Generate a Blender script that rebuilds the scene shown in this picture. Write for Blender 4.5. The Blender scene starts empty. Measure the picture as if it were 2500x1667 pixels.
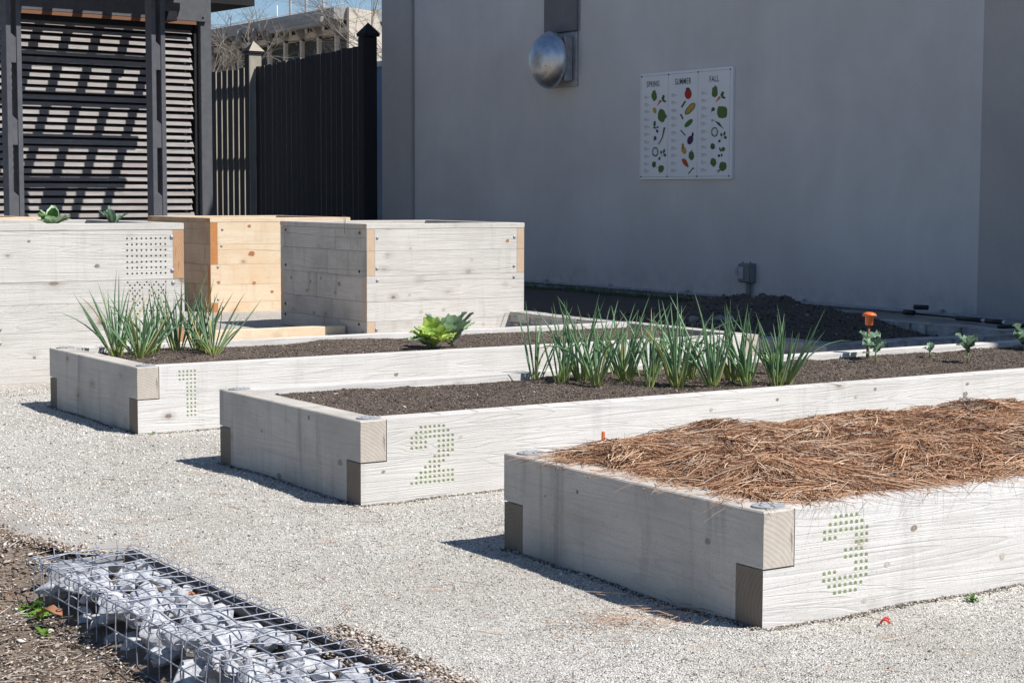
import bpy, math, random
import numpy as np
from mathutils import Vector, Matrix

# ------------------------------------------------------------------ camera, sky, sun, exposure
S = bpy.context.scene
COL = S.collection
R = math.radians
cam = bpy.data.cameras.new('camera')
cam.sensor_width = 36.0
cam.lens = 4346.48 / 2500 * 36.0
cam.clip_start = 0.05
cam.clip_end = 2000.0
co = bpy.data.objects.new('camera', cam)
COL.objects.link(co)
S.camera = co
pitch, roll, yaw = 0.0835, 0.0033, 0.9916
fw = Vector((math.cos(yaw) * math.cos(pitch), math.sin(yaw) * math.cos(pitch), -math.sin(pitch)))
rt = Vector((math.sin(yaw), -math.cos(yaw), 0))
up = rt.cross(fw)
r2 = math.cos(roll) * rt + math.sin(roll) * up
u2 = -math.sin(roll) * rt + math.cos(roll) * up
M = Matrix((r2, u2, -fw)).transposed().to_4x4()
M.translation = Vector((0, 0, 1.1052))
co.matrix_world = M

sun_vec = Vector((0.4016, -0.6588, 1.0)).normalized()
w = bpy.data.worlds.new('World')
S.world = w
w.use_nodes = True
wn = w.node_tree
bg = wn.nodes['Background']
sky = wn.nodes.new('ShaderNodeTexSky')
sky.sky_type = 'NISHITA'
sky.sun_disc = False
sky.sun_elevation = math.asin(sun_vec.z)
sky.sun_rotation = math.atan2(sun_vec.x, sun_vec.y)
sky.air_density = 0.88
sky.dust_density = 0.0
sky.ozone_density = 4.0
wn.links.new(sky.outputs[0], bg.inputs[0])
bg.inputs[1].default_value = 0.080
sl = bpy.data.lights.new('sun', 'SUN')
sl.energy = 5.0
sl.angle = R(0.53)
sl.color = (1.0, 0.955, 0.89)
so = bpy.data.objects.new('sun', sl)
so.rotation_euler = sun_vec.to_track_quat('Z', 'Y').to_euler()
COL.objects.link(so)
S.view_settings.view_transform = 'Standard'
S.view_settings.look = 'None'
S.view_settings.exposure = 0.32
S.view_settings.gamma = 1.0
S.view_settings.use_curve_mapping = False

rnd = random.Random(7)
rng = np.random.default_rng(11)

# ------------------------------------------------------------------ materials
def newmat(name):
    m = bpy.data.materials.new(name)
    m.use_nodes = True
    nt = m.node_tree
    return m, nt, nt.nodes['Principled BSDF']

class NB:
    """tiny node helper"""
    def __init__(s, nt): s.nt = nt
    def n(s, t, **k):
        nd = s.nt.nodes.new(t)
        for a, v in k.items(): setattr(nd, a, v)
        return nd
    def l(s, a, b): s.nt.links.new(a, b)
    def coord(s, scale=(1, 1, 1), which='Object', loc=(0, 0, 0), rand=True):
        tc = s.n('ShaderNodeTexCoord')
        mp = s.n('ShaderNodeMapping')
        mp.inputs['Scale'].default_value = scale
        mp.inputs['Location'].default_value = loc
        src = tc.outputs[which]
        if rand:
            oi = s.n('ShaderNodeObjectInfo')
            mu = s.n('ShaderNodeMath', operation='MULTIPLY'); mu.inputs[1].default_value = 37.0
            s.l(oi.outputs['Random'], mu.inputs[0])
            va = s.n('ShaderNodeVectorMath', operation='ADD')
            s.l(src, va.inputs[0]); s.l(mu.outputs[0], va.inputs[1])
            src = va.outputs[0]
        s.l(src, mp.inputs['Vector'])
        return mp.outputs[0]
    def noise(s, vec, scale, detail=4, rough=.6, dist=0.0):
        t = s.n('ShaderNodeTexNoise')
        t.inputs['Scale'].default_value = scale; t.inputs['Detail'].default_value = detail
        t.inputs['Roughness'].default_value = rough; t.inputs['Distortion'].default_value = dist
        s.l(vec, t.inputs['Vector'])
        return t.outputs['Fac']
    def ramp(s, fac, stops, interp='LINEAR'):
        r = s.n('ShaderNodeValToRGB')
        r.color_ramp.interpolation = interp
        e = r.color_ramp.elements
        while len(e) > 1: e.remove(e[-1])
        e[0].position = stops[0][0]; e[0].color = col4(stops[0][1])
        for p, c in stops[1:]:
            q = e.new(p); q.color = col4(c)
        s.l(fac, r.inputs[0])
        return r.outputs[0]
    def mix(s, fac, a, b, mode='MIX'):
        m = s.n('ShaderNodeMix', data_type='RGBA', blend_type=mode)
        for sock, v in ((m.inputs[0], fac), (m.inputs[6], a), (m.inputs[7], b)):
            if hasattr(v, 'is_output'): s.l(v, sock)
            elif isinstance(v, (int, float)): sock.default_value = v
            else: sock.default_value = col4(v)
        return m.outputs[2]
    def math(s, op, a, b=None):
        m = s.n('ShaderNodeMath', operation=op)
        for sock, v in ((m.inputs[0], a), (m.inputs[1], b)):
            if v is None: continue
            if hasattr(v, 'is_output'): s.l(v, sock)
            else: sock.default_value = v
        return m.outputs[0]
    def bump(s, h, bs, strength=.3, dist=.01):
        b = s.n('ShaderNodeBump')
        b.inputs['Strength'].default_value = strength; b.inputs['Distance'].default_value = dist
        s.l(h, b.inputs['Height']); s.l(b.outputs[0], bs.inputs['Normal'])
        return b

def col4(c):
    if isinstance(c, (int, float)): return (c, c, c, 1)
    return (c[0], c[1], c[2], 1)

def m_wood(name, axis, light, dark, knotc=(.16, .10, .06), contrast=1.0, knots=True, stain=(.30, .28, .25), stain_amt=.5, bump=.25, rough=.8):
    m, nt, bs = newmat(name); b = NB(nt)
    sc = [22, 22, 22]; sc[axis] = 1.1
    v = b.coord(tuple(sc))
    warp = b.noise(v, .35, 3, .5, 0.6)
    n1 = b.noise(v, 1.3, 6, .65, 0.9)
    sf = [120, 120, 120]; sf[axis] = 3.0
    n3 = b.noise(b.coord(tuple(sf)), 1.0, 4, .7, .3)
    # growth-ring bands: a warped wave
    sc2 = [9, 9, 9]; sc2[axis] = .45
    v2 = b.coord(tuple(sc2))
    n2 = b.noise(v2, 1.0, 2, .5, 1.2)
    rings = b.math('FRACT', b.math('MULTIPLY', n2, 13.0))
    ringc = b.ramp(rings, [(0, 1.0), (.65, .82), (.9, .40), (1, 1.0)])
    ringm = b.n('ShaderNodeRGBToBW'); b.l(ringc, ringm.inputs[0])
    base = b.mix(n1, dark, light)
    base = b.mix(b.math('MULTIPLY', bwof(b, b.ramp(n3, [(.30, 1.0), (.42, 0.0)])), .34 * contrast), base, tuple(x * .62 for x in dark))
    base = b.mix(b.math('MULTIPLY', b.math('SUBTRACT', 1.0, ringm.outputs[0]), .30 * contrast), base, tuple(x * .55 for x in dark))
    vv = b.coord((1, 1, 1))
    st = b.ramp(b.noise(vv, 2.3, 4, .6, .4), [(.42, 0.0), (.72, 1.0)])
    sb = b.n('ShaderNodeRGBToBW'); b.l(st, sb.inputs[0])
    base = b.mix(b.math('MULTIPLY', sb.outputs[0], stain_amt), base, stain)
    if axis < 2:
        dr = bwof(b, b.ramp(b.noise(b.coord((11, 11, 1.1)), 1.0, 4, .6, .5), [(.56, 0.0), (.74, 1.0)]))
        base = b.mix(b.math('MULTIPLY', dr, .24 if axis == 0 else .55), base, tuple(x * .55 for x in stain))
        wm = bwof(b, b.ramp(b.noise(vv, 1.6, 3, .5), [(.5, 0.0), (.75, 1.0)]))
        base = b.mix(b.math('MULTIPLY', wm, .12), base, (light[0] * .98, light[1] * .92, light[2] * .83))
    if axis < 2 and knots:
        tcc = b.n('ShaderNodeTexCoord'); sx = b.n('ShaderNodeSeparateXYZ'); b.l(tcc.outputs['Object'], sx.inputs[0])
        oi = b.n('ShaderNodeObjectInfo')
        sk = [3, 3, 3]; sk[axis] = .9
        wob = b.math('MULTIPLY', b.math('SUBTRACT', b.noise(b.coord(tuple(sk)), 1.0, 4, .5), .5), .09)
        for kk, per in ((0, .29), (1, .47)):
            off = b.math('MULTIPLY', oi.outputs['Random'], .31 + kk * .2)
            zc = b.math('PINGPONG', b.math('ADD', b.math('ADD', sx.outputs[2], wob), off), per)
            wdt = b.math('MULTIPLY', b.noise(b.coord(tuple(sk), loc=(kk * 9, 3, 1)), 1.6, 3, .6), .0064)
            cr = b.math('LESS_THAN', b.math('SUBTRACT', zc, b.math('SUBTRACT', wdt, .0020)), 0.0)
            base = b.mix(b.math('MULTIPLY', cr, .75), base, tuple(x * .25 for x in dark))
    # fine vertical saw marks and specks
    sp = b.ramp(b.noise(vv, 160, 2, .5), [(.30, .6), (.42, 1.0)])
    base = b.mix(.5, base, sp, 'MULTIPLY')
    h = b.math('ADD', b.math('MULTIPLY', n3, 1.2), b.math('MULTIPLY', ringm.outputs[0], .8))
    if knots:
        sk = [.9, .9, 6.5]; sk[axis] = 4.0
        vk = b.coord(tuple(sk), loc=(0, 0, .5))
        vo = b.n('ShaderNodeTexVoronoi'); vo.inputs['Scale'].default_value = 1.0
        b.l(vk, vo.inputs['Vector'])
        vo.inputs['Randomness'].default_value = 1.0
        rr = b.n('ShaderNodeSeparateColor'); b.l(vo.outputs['Color'], rr.inputs[0])
        dsz = b.math('MULTIPLY', vo.outputs['Distance'], b.math('ADD', .75, b.math('MULTIPLY', rr.outputs[1], 1.5)))
        k = b.ramp(b.math('ADD', dsz, b.math('MULTIPLY', b.math('SUBTRACT', n3, .5), .13)), [(0.0, .6), (.05, 1.0), (.085, .85), (.115, .32), (.30, 0.0)])
        kb = b.n('ShaderNodeRGBToBW'); b.l(k, kb.inputs[0])
        few = b.math('GREATER_THAN', rr.outputs[0], .40)
        kf = b.math('MULTIPLY', kb.outputs[0], few)
        base = b.mix(b.math('MULTIPLY', kf, b.math('ADD', .45, b.math('MULTIPLY', rr.outputs[2], .5))), base, knotc)
    b.l(base, bs.inputs['Base Color'])
    bs.inputs['Roughness'].default_value = rough
    bs.inputs['Specular IOR Level'].default_value = .25
    b.bump(h, bs, bump, .004)
    return m

def m_endgrain(name, light, dark):
    m, nt, bs = newmat(name); b = NB(nt)
    v = b.coord((1, 1, 1), rand=False)
    oi = b.n('ShaderNodeObjectInfo')
    off = b.n('ShaderNodeCombineXYZ'); b.l(b.math('MULTIPLY', oi.outputs['Random'], .12), off.inputs[0]); b.l(b.math('MULTIPLY', oi.outputs['Random'], -.11), off.inputs[2]); off.inputs[1].default_value = .06
    va = b.n('ShaderNodeVectorMath', operation='ADD'); b.l(v, va.inputs[0]); b.l(off.outputs[0], va.inputs[1])
    md = b.n('ShaderNodeVectorMath', operation='MODULO'); b.l(va.outputs[0], md.inputs[0]); md.inputs[1].default_value = (1.3, 1.21, .33)
    wv = b.n('ShaderNodeTexWave', wave_type='RINGS', rings_direction='SPHERICAL')
    wv.inputs['Scale'].default_value = 26; wv.inputs['Distortion'].default_value = 4.5; wv.inputs['Detail'].default_value = 3; wv.inputs['Detail Scale'].default_value = .4
    b.l(md.outputs[0], wv.inputs['Vector'])
    n1 = b.noise(v, 14, 6, .7)
    base = b.mix(b.math('ADD', b.math('MULTIPLY', wv.outputs['Fac'], .28), b.math('MULTIPLY', n1, .8)), dark, light)
    ck = b.noise(b.coord((60, 60, 5), rand=False), 1.0, 4, .6, .6)
    base = b.mix(b.math('MULTIPLY', bwof(b, b.ramp(ck, [(.30, 1.0), (.37, 0.0)])), .7), base, tuple(x * .35 for x in dark))
    b.l(base, bs.inputs['Base Color'])
    bs.inputs['Roughness'].default_value = .9
    b.bump(n1, bs, .5, .005)
    return m

def m_noise(name, a, b_, scale=8, detail=5, rough=.9, bump=.2, bscale=60, bdist=.004, metallic=0.0, a2=None, lo=.35, hi=.65, spec=.3):
    m, nt, bs = newmat(name); b = NB(nt)
    v = b.coord((1, 1, 1))
    base = b.ramp(b.noise(v, scale, detail, .6), [(lo, a), (hi, b_)])
    if a2 is not None:
        f2 = b.ramp(b.noise(v, scale * .17, 3, .5), [(.4, 0.0), (.65, 1.0)])
        base = b.mix(f2, base, a2)
    b.l(base, bs.inputs['Base Color'])
    bs.inputs['Roughness'].default_value = rough
    bs.inputs['Metallic'].default_value = metallic
    bs.inputs['Specular IOR Level'].default_value = spec
    if bump: b.bump(b.noise(v, bscale, 4, .6), bs, bump, bdist)
    return m

def m_flat(name, c, rough=.7, metallic=0.0):
    m, nt, bs = newmat(name); b = NB(nt)
    v = b.coord((1, 1, 1))
    base = b.ramp(b.noise(v, 30, 3, .6), [(.3, tuple(x * .86 for x in c)), (.7, c)])
    b.l(base, bs.inputs['Base Color'])
    bs.inputs['Roughness'].default_value = rough; bs.inputs['Metallic'].default_value = metallic
    return m

def m_gravel(name):
    m, nt, bs = newmat(name); b = NB(nt)
    v = b.coord((1, 1, 1), rand=False)
    vo = b.n('ShaderNodeTexVoronoi'); vo.inputs['Scale'].default_value = 190
    b.l(v, vo.inputs['Vector'])
    sc = b.n('ShaderNodeSeparateColor'); b.l(vo.outputs['Color'], sc.inputs[0])
    c = b.ramp(sc.outputs[0], [(0, (.10, .09, .08)), (.08, (.26, .24, .21)), (.22, (.50, .475, .435)), (.55, (.64, .615, .57)), (.85, (.76, .74, .70)), (1, (.84, .83, .80))])
    big = b.ramp(b.noise(v, 1.1, 5, .62, .4), [(.36, 0.0), (.62, 1.0)])
    c = b.mix(b.math('MULTIPLY', bwof(b, big), .50), c, (.40, .37, .32))
    mid = b.ramp(b.noise(v, 7, 6, .7), [(.45, 0.0), (.75, 1.0)])
    c = b.mix(b.math('MULTIPLY', bwof(b, mid), .35), c, (.25, .225, .19))
    b.l(c, bs.inputs['Base Color'])
    bs.inputs['Roughness'].default_value = .95
    h = b.math('ADD', b.math('SUBTRACT', 1.0, vo.outputs['Distance']), b.math('MULTIPLY', sc.outputs[1], .8))
    b.bump(h, bs, .9, .006)
    return m

def bwof(b, c):
    x = b.n('ShaderNodeRGBToBW'); b.l(c, x.inputs[0]); return x.outputs[0]

def m_soil(name, c1=(.050, .038, .030), c2=(.14, .105, .085)):
    m, nt, bs = newmat(name); b = NB(nt)
    v = b.coord((1, 1, 1), rand=False)
    n1 = b.noise(v, 90, 6, .75)
    c = b.ramp(n1, [(.3, c1), (.6, c2), (.75, tuple(x * 1.7 for x in c2))])
    big = bwof(b, b.ramp(b.noise(v, 4, 4, .6), [(.4, 0.0), (.7, 1.0)]))
    c = b.mix(b.math('MULTIPLY', big, .35), c, tuple(x * 1.3 for x in c2))
    b.l(c, bs.inputs['Base Color'])
    bs.inputs['Roughness'].default_value = 1.0
    b.bump(n1, bs, .9, .01)
    return m

def m_chip(name, stops):
    """every loose little piece (island) gets its own tone"""
    m, nt, bs = newmat(name); b = NB(nt)
    g = b.n('ShaderNodeNewGeometry')
    c = b.ramp(g.outputs['Random Per Island'], stops)
    b.l(c, bs.inputs['Base Color'])
    bs.inputs['Roughness'].default_value = .85
    bs.inputs['Specular IOR Level'].default_value = .3
    return m

def m_leaf(name, c1, c2, base=None, zlo=0.0, zhi=.08, rough=.45, scale=25, veins=False):
    m, nt, bs = newmat(name); b = NB(nt)
    v = b.coord((1, 1, 1))
    g = b.n('ShaderNodeNewGeometry')
    oi = b.n('ShaderNodeObjectInfo')
    c = b.mix(b.noise(v, scale, 5, .7, .5), c1, c2)
    rr = b.math('ADD', b.math('MULTIPLY', oi.outputs['Random'], .5), .75)
    hs = b.n('ShaderNodeHueSaturation'); b.l(rr, hs.inputs['Value']); b.l(c, hs.inputs['Color'])
    c = hs.outputs[0]
    if base is not None:
        tc = b.n('ShaderNodeTexCoord'); sx = b.n('ShaderNodeSeparateXYZ'); b.l(tc.outputs['Object'], sx.inputs[0])
        f = b.n('ShaderNodeMapRange'); f.inputs['From Min'].default_value = zlo; f.inputs['From Max'].default_value = zhi
        b.l(sx.outputs[2], f.inputs['Value'])
        c = b.mix(f.outputs[0], base, c)
    b.l(c, bs.inputs['Base Color'])
    bs.inputs['Roughness'].default_value = rough
    tr = b.n('ShaderNodeBsdfTranslucent'); b.l(c, tr.inputs['Color'])
    ms = b.n('ShaderNodeMixShader'); ms.inputs[0].default_value = .38
    out = nt.nodes['Material Output']
    b.l(bs.outputs[0], ms.inputs[1]); b.l(tr.outputs[0], ms.inputs[2]); b.l(ms.outputs[0], out.inputs['Surface'])
    return m

WL, WD = (.765, .75, .73), (.61, .597, .578)
wood_x = m_wood('weathered wood x', 0, WL, WD, stain=(.50, .475, .44), stain_amt=.6, contrast=1.25, bump=.5)
wood_x2 = m_wood('greyed wood x', 0, (.71, .69, .66), (.55, .53, .505), stain=(.47, .445, .41), stain_amt=.6, contrast=1.2, bump=.5)
wood_y = m_wood('weathered and shaded wood y', 1, (.63, .59, .54), (.48, .447, .405), stain=(.31, .29, .265), stain_amt=.75, contrast=1.2)  # greyer short boards; part of their shade is put into the tone
end_grain = m_endgrain('end grain', (.60, .55, .49), (.32, .27, .22))
end_dark = m_endgrain('dark end grain', (.24, .20, .155), (.13, .105, .08))  # darker end grain for the lower corner ends
fresh_x = m_wood('fresh wood x', 0, (.80, .70, .55), (.68, .53, .37), knotc=(.30, .12, .04), stain=(.66, .44, .25), stain_amt=.7, contrast=.9)
fresh_y = m_wood('fresh wood y', 1, (.60, .46, .33), (.46, .33, .22), knotc=(.15, .07, .03), stain=(.32, .18, .09), stain_amt=.6)
fresh_end = m_endgrain('fresh end grain', (.58, .27, .10), (.36, .14, .045))
tone_end = m_endgrain('toned end grain', (.62, .50, .38), (.45, .31, .20))
hole_paint = m_flat('pale green hole paint', (.72, .76, .58), .8)
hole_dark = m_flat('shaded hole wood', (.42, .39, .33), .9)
galv = m_noise('galvanised steel', (.50, .53, .57), (.66, .69, .73), scale=20, rough=.42, bump=.05, metallic=1.0)
galv_dull = m_noise('dull zinc', (.34, .35, .37), (.48, .49, .51), scale=14, rough=.6, bump=.1, metallic=.6)
plate_m = m_noise('zinc plate', (.30, .31, .33), (.40, .41, .43), scale=30, rough=.65, bump=.05)
wire_m = m_noise('wire', (.25, .27, .33), (.40, .42, .48), scale=60, rough=.55, bump=0, metallic=.4)
gravel_m = m_gravel('crushed granite gravel')
stone_m = m_chip('loose gravel', [(0, (.06, .055, .05)), (.10, (.22, .20, .175)), (.24, (.50, .475, .435)), (.7, (.72, .695, .65)), (1, (.88, .87, .84))])
soil_m = m_soil('bed soil', (.06, .046, .037), (.155, .12, .098))
chip_m = m_chip('soil chips', [(0, (.030, .022, .018)), (.45, (.095, .072, .058)), (.8, (.18, .14, .115)), (.95, (.33, .27, .22)), (1, (.62, .58, .52))])
heap_m = m_soil('heap soil', (.035, .029, .024), (.12, .098, .08))
litter_soil = m_soil('litter ground', (.09, .07, .055), (.25, .20, .155))
litter_m = m_chip('leaf litter', [(0, (.06, .042, .032)), (.22, (.17, .12, .085)), (.45, (.36, .285, .225)), (.75, (.56, .48, .41)), (1, (.74, .69, .64))])
straw_m = m_chip('pine straw', [(0, (.08, .038, .024)), (.22, (.25, .12, .065)), (.5, (.47, .265, .155)), (.8, (.66, .44, .29)), (.93, (.78, .62, .47)), (1, (.30, .27, .26))])
straw_under = m_soil('straw bed', (.045, .02, .012), (.16, .075, .035))
def m_stucco(name, c):
    m, nt, bs = newmat(name); b = NB(nt)
    v = b.coord((1, 1, 1), rand=False)
    d_ = tuple(x * .90 for x in c); l_ = tuple(min(1, x * 1.05) for x in c)
    base = b.mix(bwof(b, b.ramp(b.noise(v, .9, 5, .6, .3), [(.35, 0.0), (.68, 1.0)])), d_, l_)
    st_ = bwof(b, b.ramp(b.noise(b.coord((3.2, 3.2, .22), rand=False), 1.0, 5, .6, .3), [(.45, 0.0), (.8, 1.0)]))
    base = b.mix(b.math('MULTIPLY', st_, .22), base, tuple(x * .78 for x in c))
    fine = b.ramp(b.noise(v, 130, 3, .7), [(.3, .82), (.7, 1.08)])
    base = b.mix(.8, base, fine, 'MULTIPLY')
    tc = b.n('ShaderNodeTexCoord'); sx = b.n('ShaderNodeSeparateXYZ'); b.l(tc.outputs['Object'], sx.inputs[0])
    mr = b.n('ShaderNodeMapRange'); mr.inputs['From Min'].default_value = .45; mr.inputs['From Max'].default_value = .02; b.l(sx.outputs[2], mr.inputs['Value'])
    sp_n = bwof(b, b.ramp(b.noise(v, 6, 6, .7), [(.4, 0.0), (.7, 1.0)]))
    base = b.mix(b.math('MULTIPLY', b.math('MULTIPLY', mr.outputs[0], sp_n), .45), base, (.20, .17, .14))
    b.l(base, bs.inputs['Base Color']); bs.inputs['Roughness'].default_value = .95; bs.inputs['Specular IOR Level'].default_value = .2
    b.bump(b.noise(v, 150, 4, .6), bs, .6, .003)
    return m
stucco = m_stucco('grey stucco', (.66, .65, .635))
stucco_shade = m_stucco('shade-toned grey stucco', (.47, .455, .445))  # darker copy of the stucco: dimmer light on these faces put into colour
conc = m_noise('concrete', (.30, .295, .28), (.46, .45, .42), scale=6, rough=.95, bump=.3, bscale=80, a2=(.22, .21, .19))
slab_m = m_noise('stained slab', (.36, .30, .245), (.50, .47, .42), scale=4, rough=.9, bump=.15, bscale=60, a2=(.30, .29, .275))
paver_m = m_noise('rough paver', (.42, .41, .40), (.60, .59, .57), scale=40, rough=.95, bump=.9, bscale=90, bdist=.008, a2=(.33, .32, .31))
rock_m = m_noise('blue grey limestone', (.24, .26, .30), (.58, .60, .65), scale=12, detail=8, rough=.85, bump=.6, bscale=55, bdist=.005, a2=(.70, .71, .735))
black_paint = m_noise('black stained wood', (.010, .010, .013), (.020, .020, .025), scale=30, rough=.7, bump=.2)
grey_paint = m_noise('grey painted wood', (.088, .094, .108), (.112, .118, .134), scale=12, rough=.75, bump=.2, bscale=90)
slat_m = m_wood('silvered slat', 0, (.54, .515, .51), (.085, .078, .078), knots=False, contrast=2.0, stain=(.26, .22, .215), stain_amt=.8)
picket_face = m_wood('stained and shaded picket', 2, (.030, .030, .034), (.014, .014, .018), knots=False, stain=(.02, .02, .022), stain_amt=.4)  # dark stain, with the shade on these faces put into it
picket_edge = m_wood('raw picket edge', 2, (.52, .48, .42), (.30, .27, .22), knots=False, stain=(.22, .2, .14), stain_amt=.5)
brown_m = m_flat('brown strip', (.20, .09, .045), .7)
white_panel = m_noise('white sign panel', (.78, .79, .80), (.82, .83, .84), scale=5, rough=.5, bump=0)
blue_m = m_noise('blue painted panel', (.09, .17, .30), (.12, .21, .35), scale=4, rough=.6, bump=.05)
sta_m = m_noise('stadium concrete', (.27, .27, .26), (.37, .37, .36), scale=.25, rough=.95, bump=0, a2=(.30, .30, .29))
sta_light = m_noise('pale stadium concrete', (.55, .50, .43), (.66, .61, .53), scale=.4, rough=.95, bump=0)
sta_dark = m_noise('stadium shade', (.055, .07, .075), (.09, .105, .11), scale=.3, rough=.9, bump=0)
white_m = m_flat('white pole', (.7, .7, .7), .5)
bark_m = m_noise('grey bark', (.15, .13, .11), (.26, .235, .205), scale=3, rough=.95, bump=0)
far_ground = m_noise('far ground', (.20, .20, .14), (.34, .31, .25), scale=.2, rough=1, bump=0)
black_plastic = m_flat('black plastic', (.012, .012, .014), .45)
orange_m = m_flat('orange plastic', (.80, .16, .04), .45)
rust_m = m_noise('rusty steel', (.12, .06, .035), (.22, .12, .075), scale=60, rough=.9, bump=.2)
red_m = m_flat('red scrap', (.65, .05, .03), .5)
string_m = m_flat('tan string', (.55, .44, .32), .9)
sc_leaf = m_leaf('scallion leaf', (.13, .27, .12), (.30, .46, .27), base=(.50, .58, .20), zlo=.0, zhi=.085)
sc_yellow = m_leaf('yellowing scallion leaf', (.50, .50, .16), (.62, .56, .28))
kale_m = m_leaf('kale leaf', (.16, .28, .18), (.32, .46, .33), scale=50)
cab_m = m_leaf('cabbage leaf', (.30, .48, .26), (.52, .66, .46), scale=30)
let_m = m_leaf('lettuce leaf', (.42, .62, .08), (.66, .78, .28), scale=40)
dark_leaf = m_leaf('dark green leaf', (.06, .15, .03), (.14, .28, .07), scale=40)
weed_m = m_leaf('weed leaf', (.10, .25, .03), (.22, .40, .06), scale=40)
stem_m = m_flat('pale green stem', (.30, .36, .14), .6)
dry_leaf = m_flat('dry brown leaf', (.36, .17, .09), .8)
box_grey = m_flat('grey electrical box', (.20, .22, .22), .6)
clear_m = m_flat('pale cover', (.45, .44, .50), .4)
ink_dark = m_flat('ink dark', (.045, .055, .05), .7)
ink_grey = m_flat('ink grey', (.42, .43, .46), .7)
ink_green = m_flat('ink green', (.085, .17, .035), .7)
ink_green2 = m_flat('ink deep green', (.04, .12, .045), .7)
ink_orange = m_flat('ink orange', (.62, .16, .05), .7)
ink_gold = m_flat('ink gold', (.55, .34, .05), .7)
ink_red = m_flat('ink red', (.42, .02, .02), .7)
ink_rust = m_flat('ink rust', (.45, .08, .03), .7)
ink_purple = m_flat('ink purple', (.06, .02, .09), .7)

# ------------------------------------------------------------------ mesh helpers
def tag(o, label=None, cat=None, group=None, kind=None):
    if label: o['label'] = label
    if cat: o['category'] = cat
    if group: o['group'] = group
    if kind: o['kind'] = kind
    return o

def empty(name, label, cat, loc=(0, 0, 0), rz=0.0, group=None):
    o = bpy.data.objects.new(name, None)
    COL.objects.link(o)
    o.location = loc; o.rotation_euler = (0, 0, rz); o.empty_display_size = .1
    return tag(o, label, cat, group)

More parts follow.
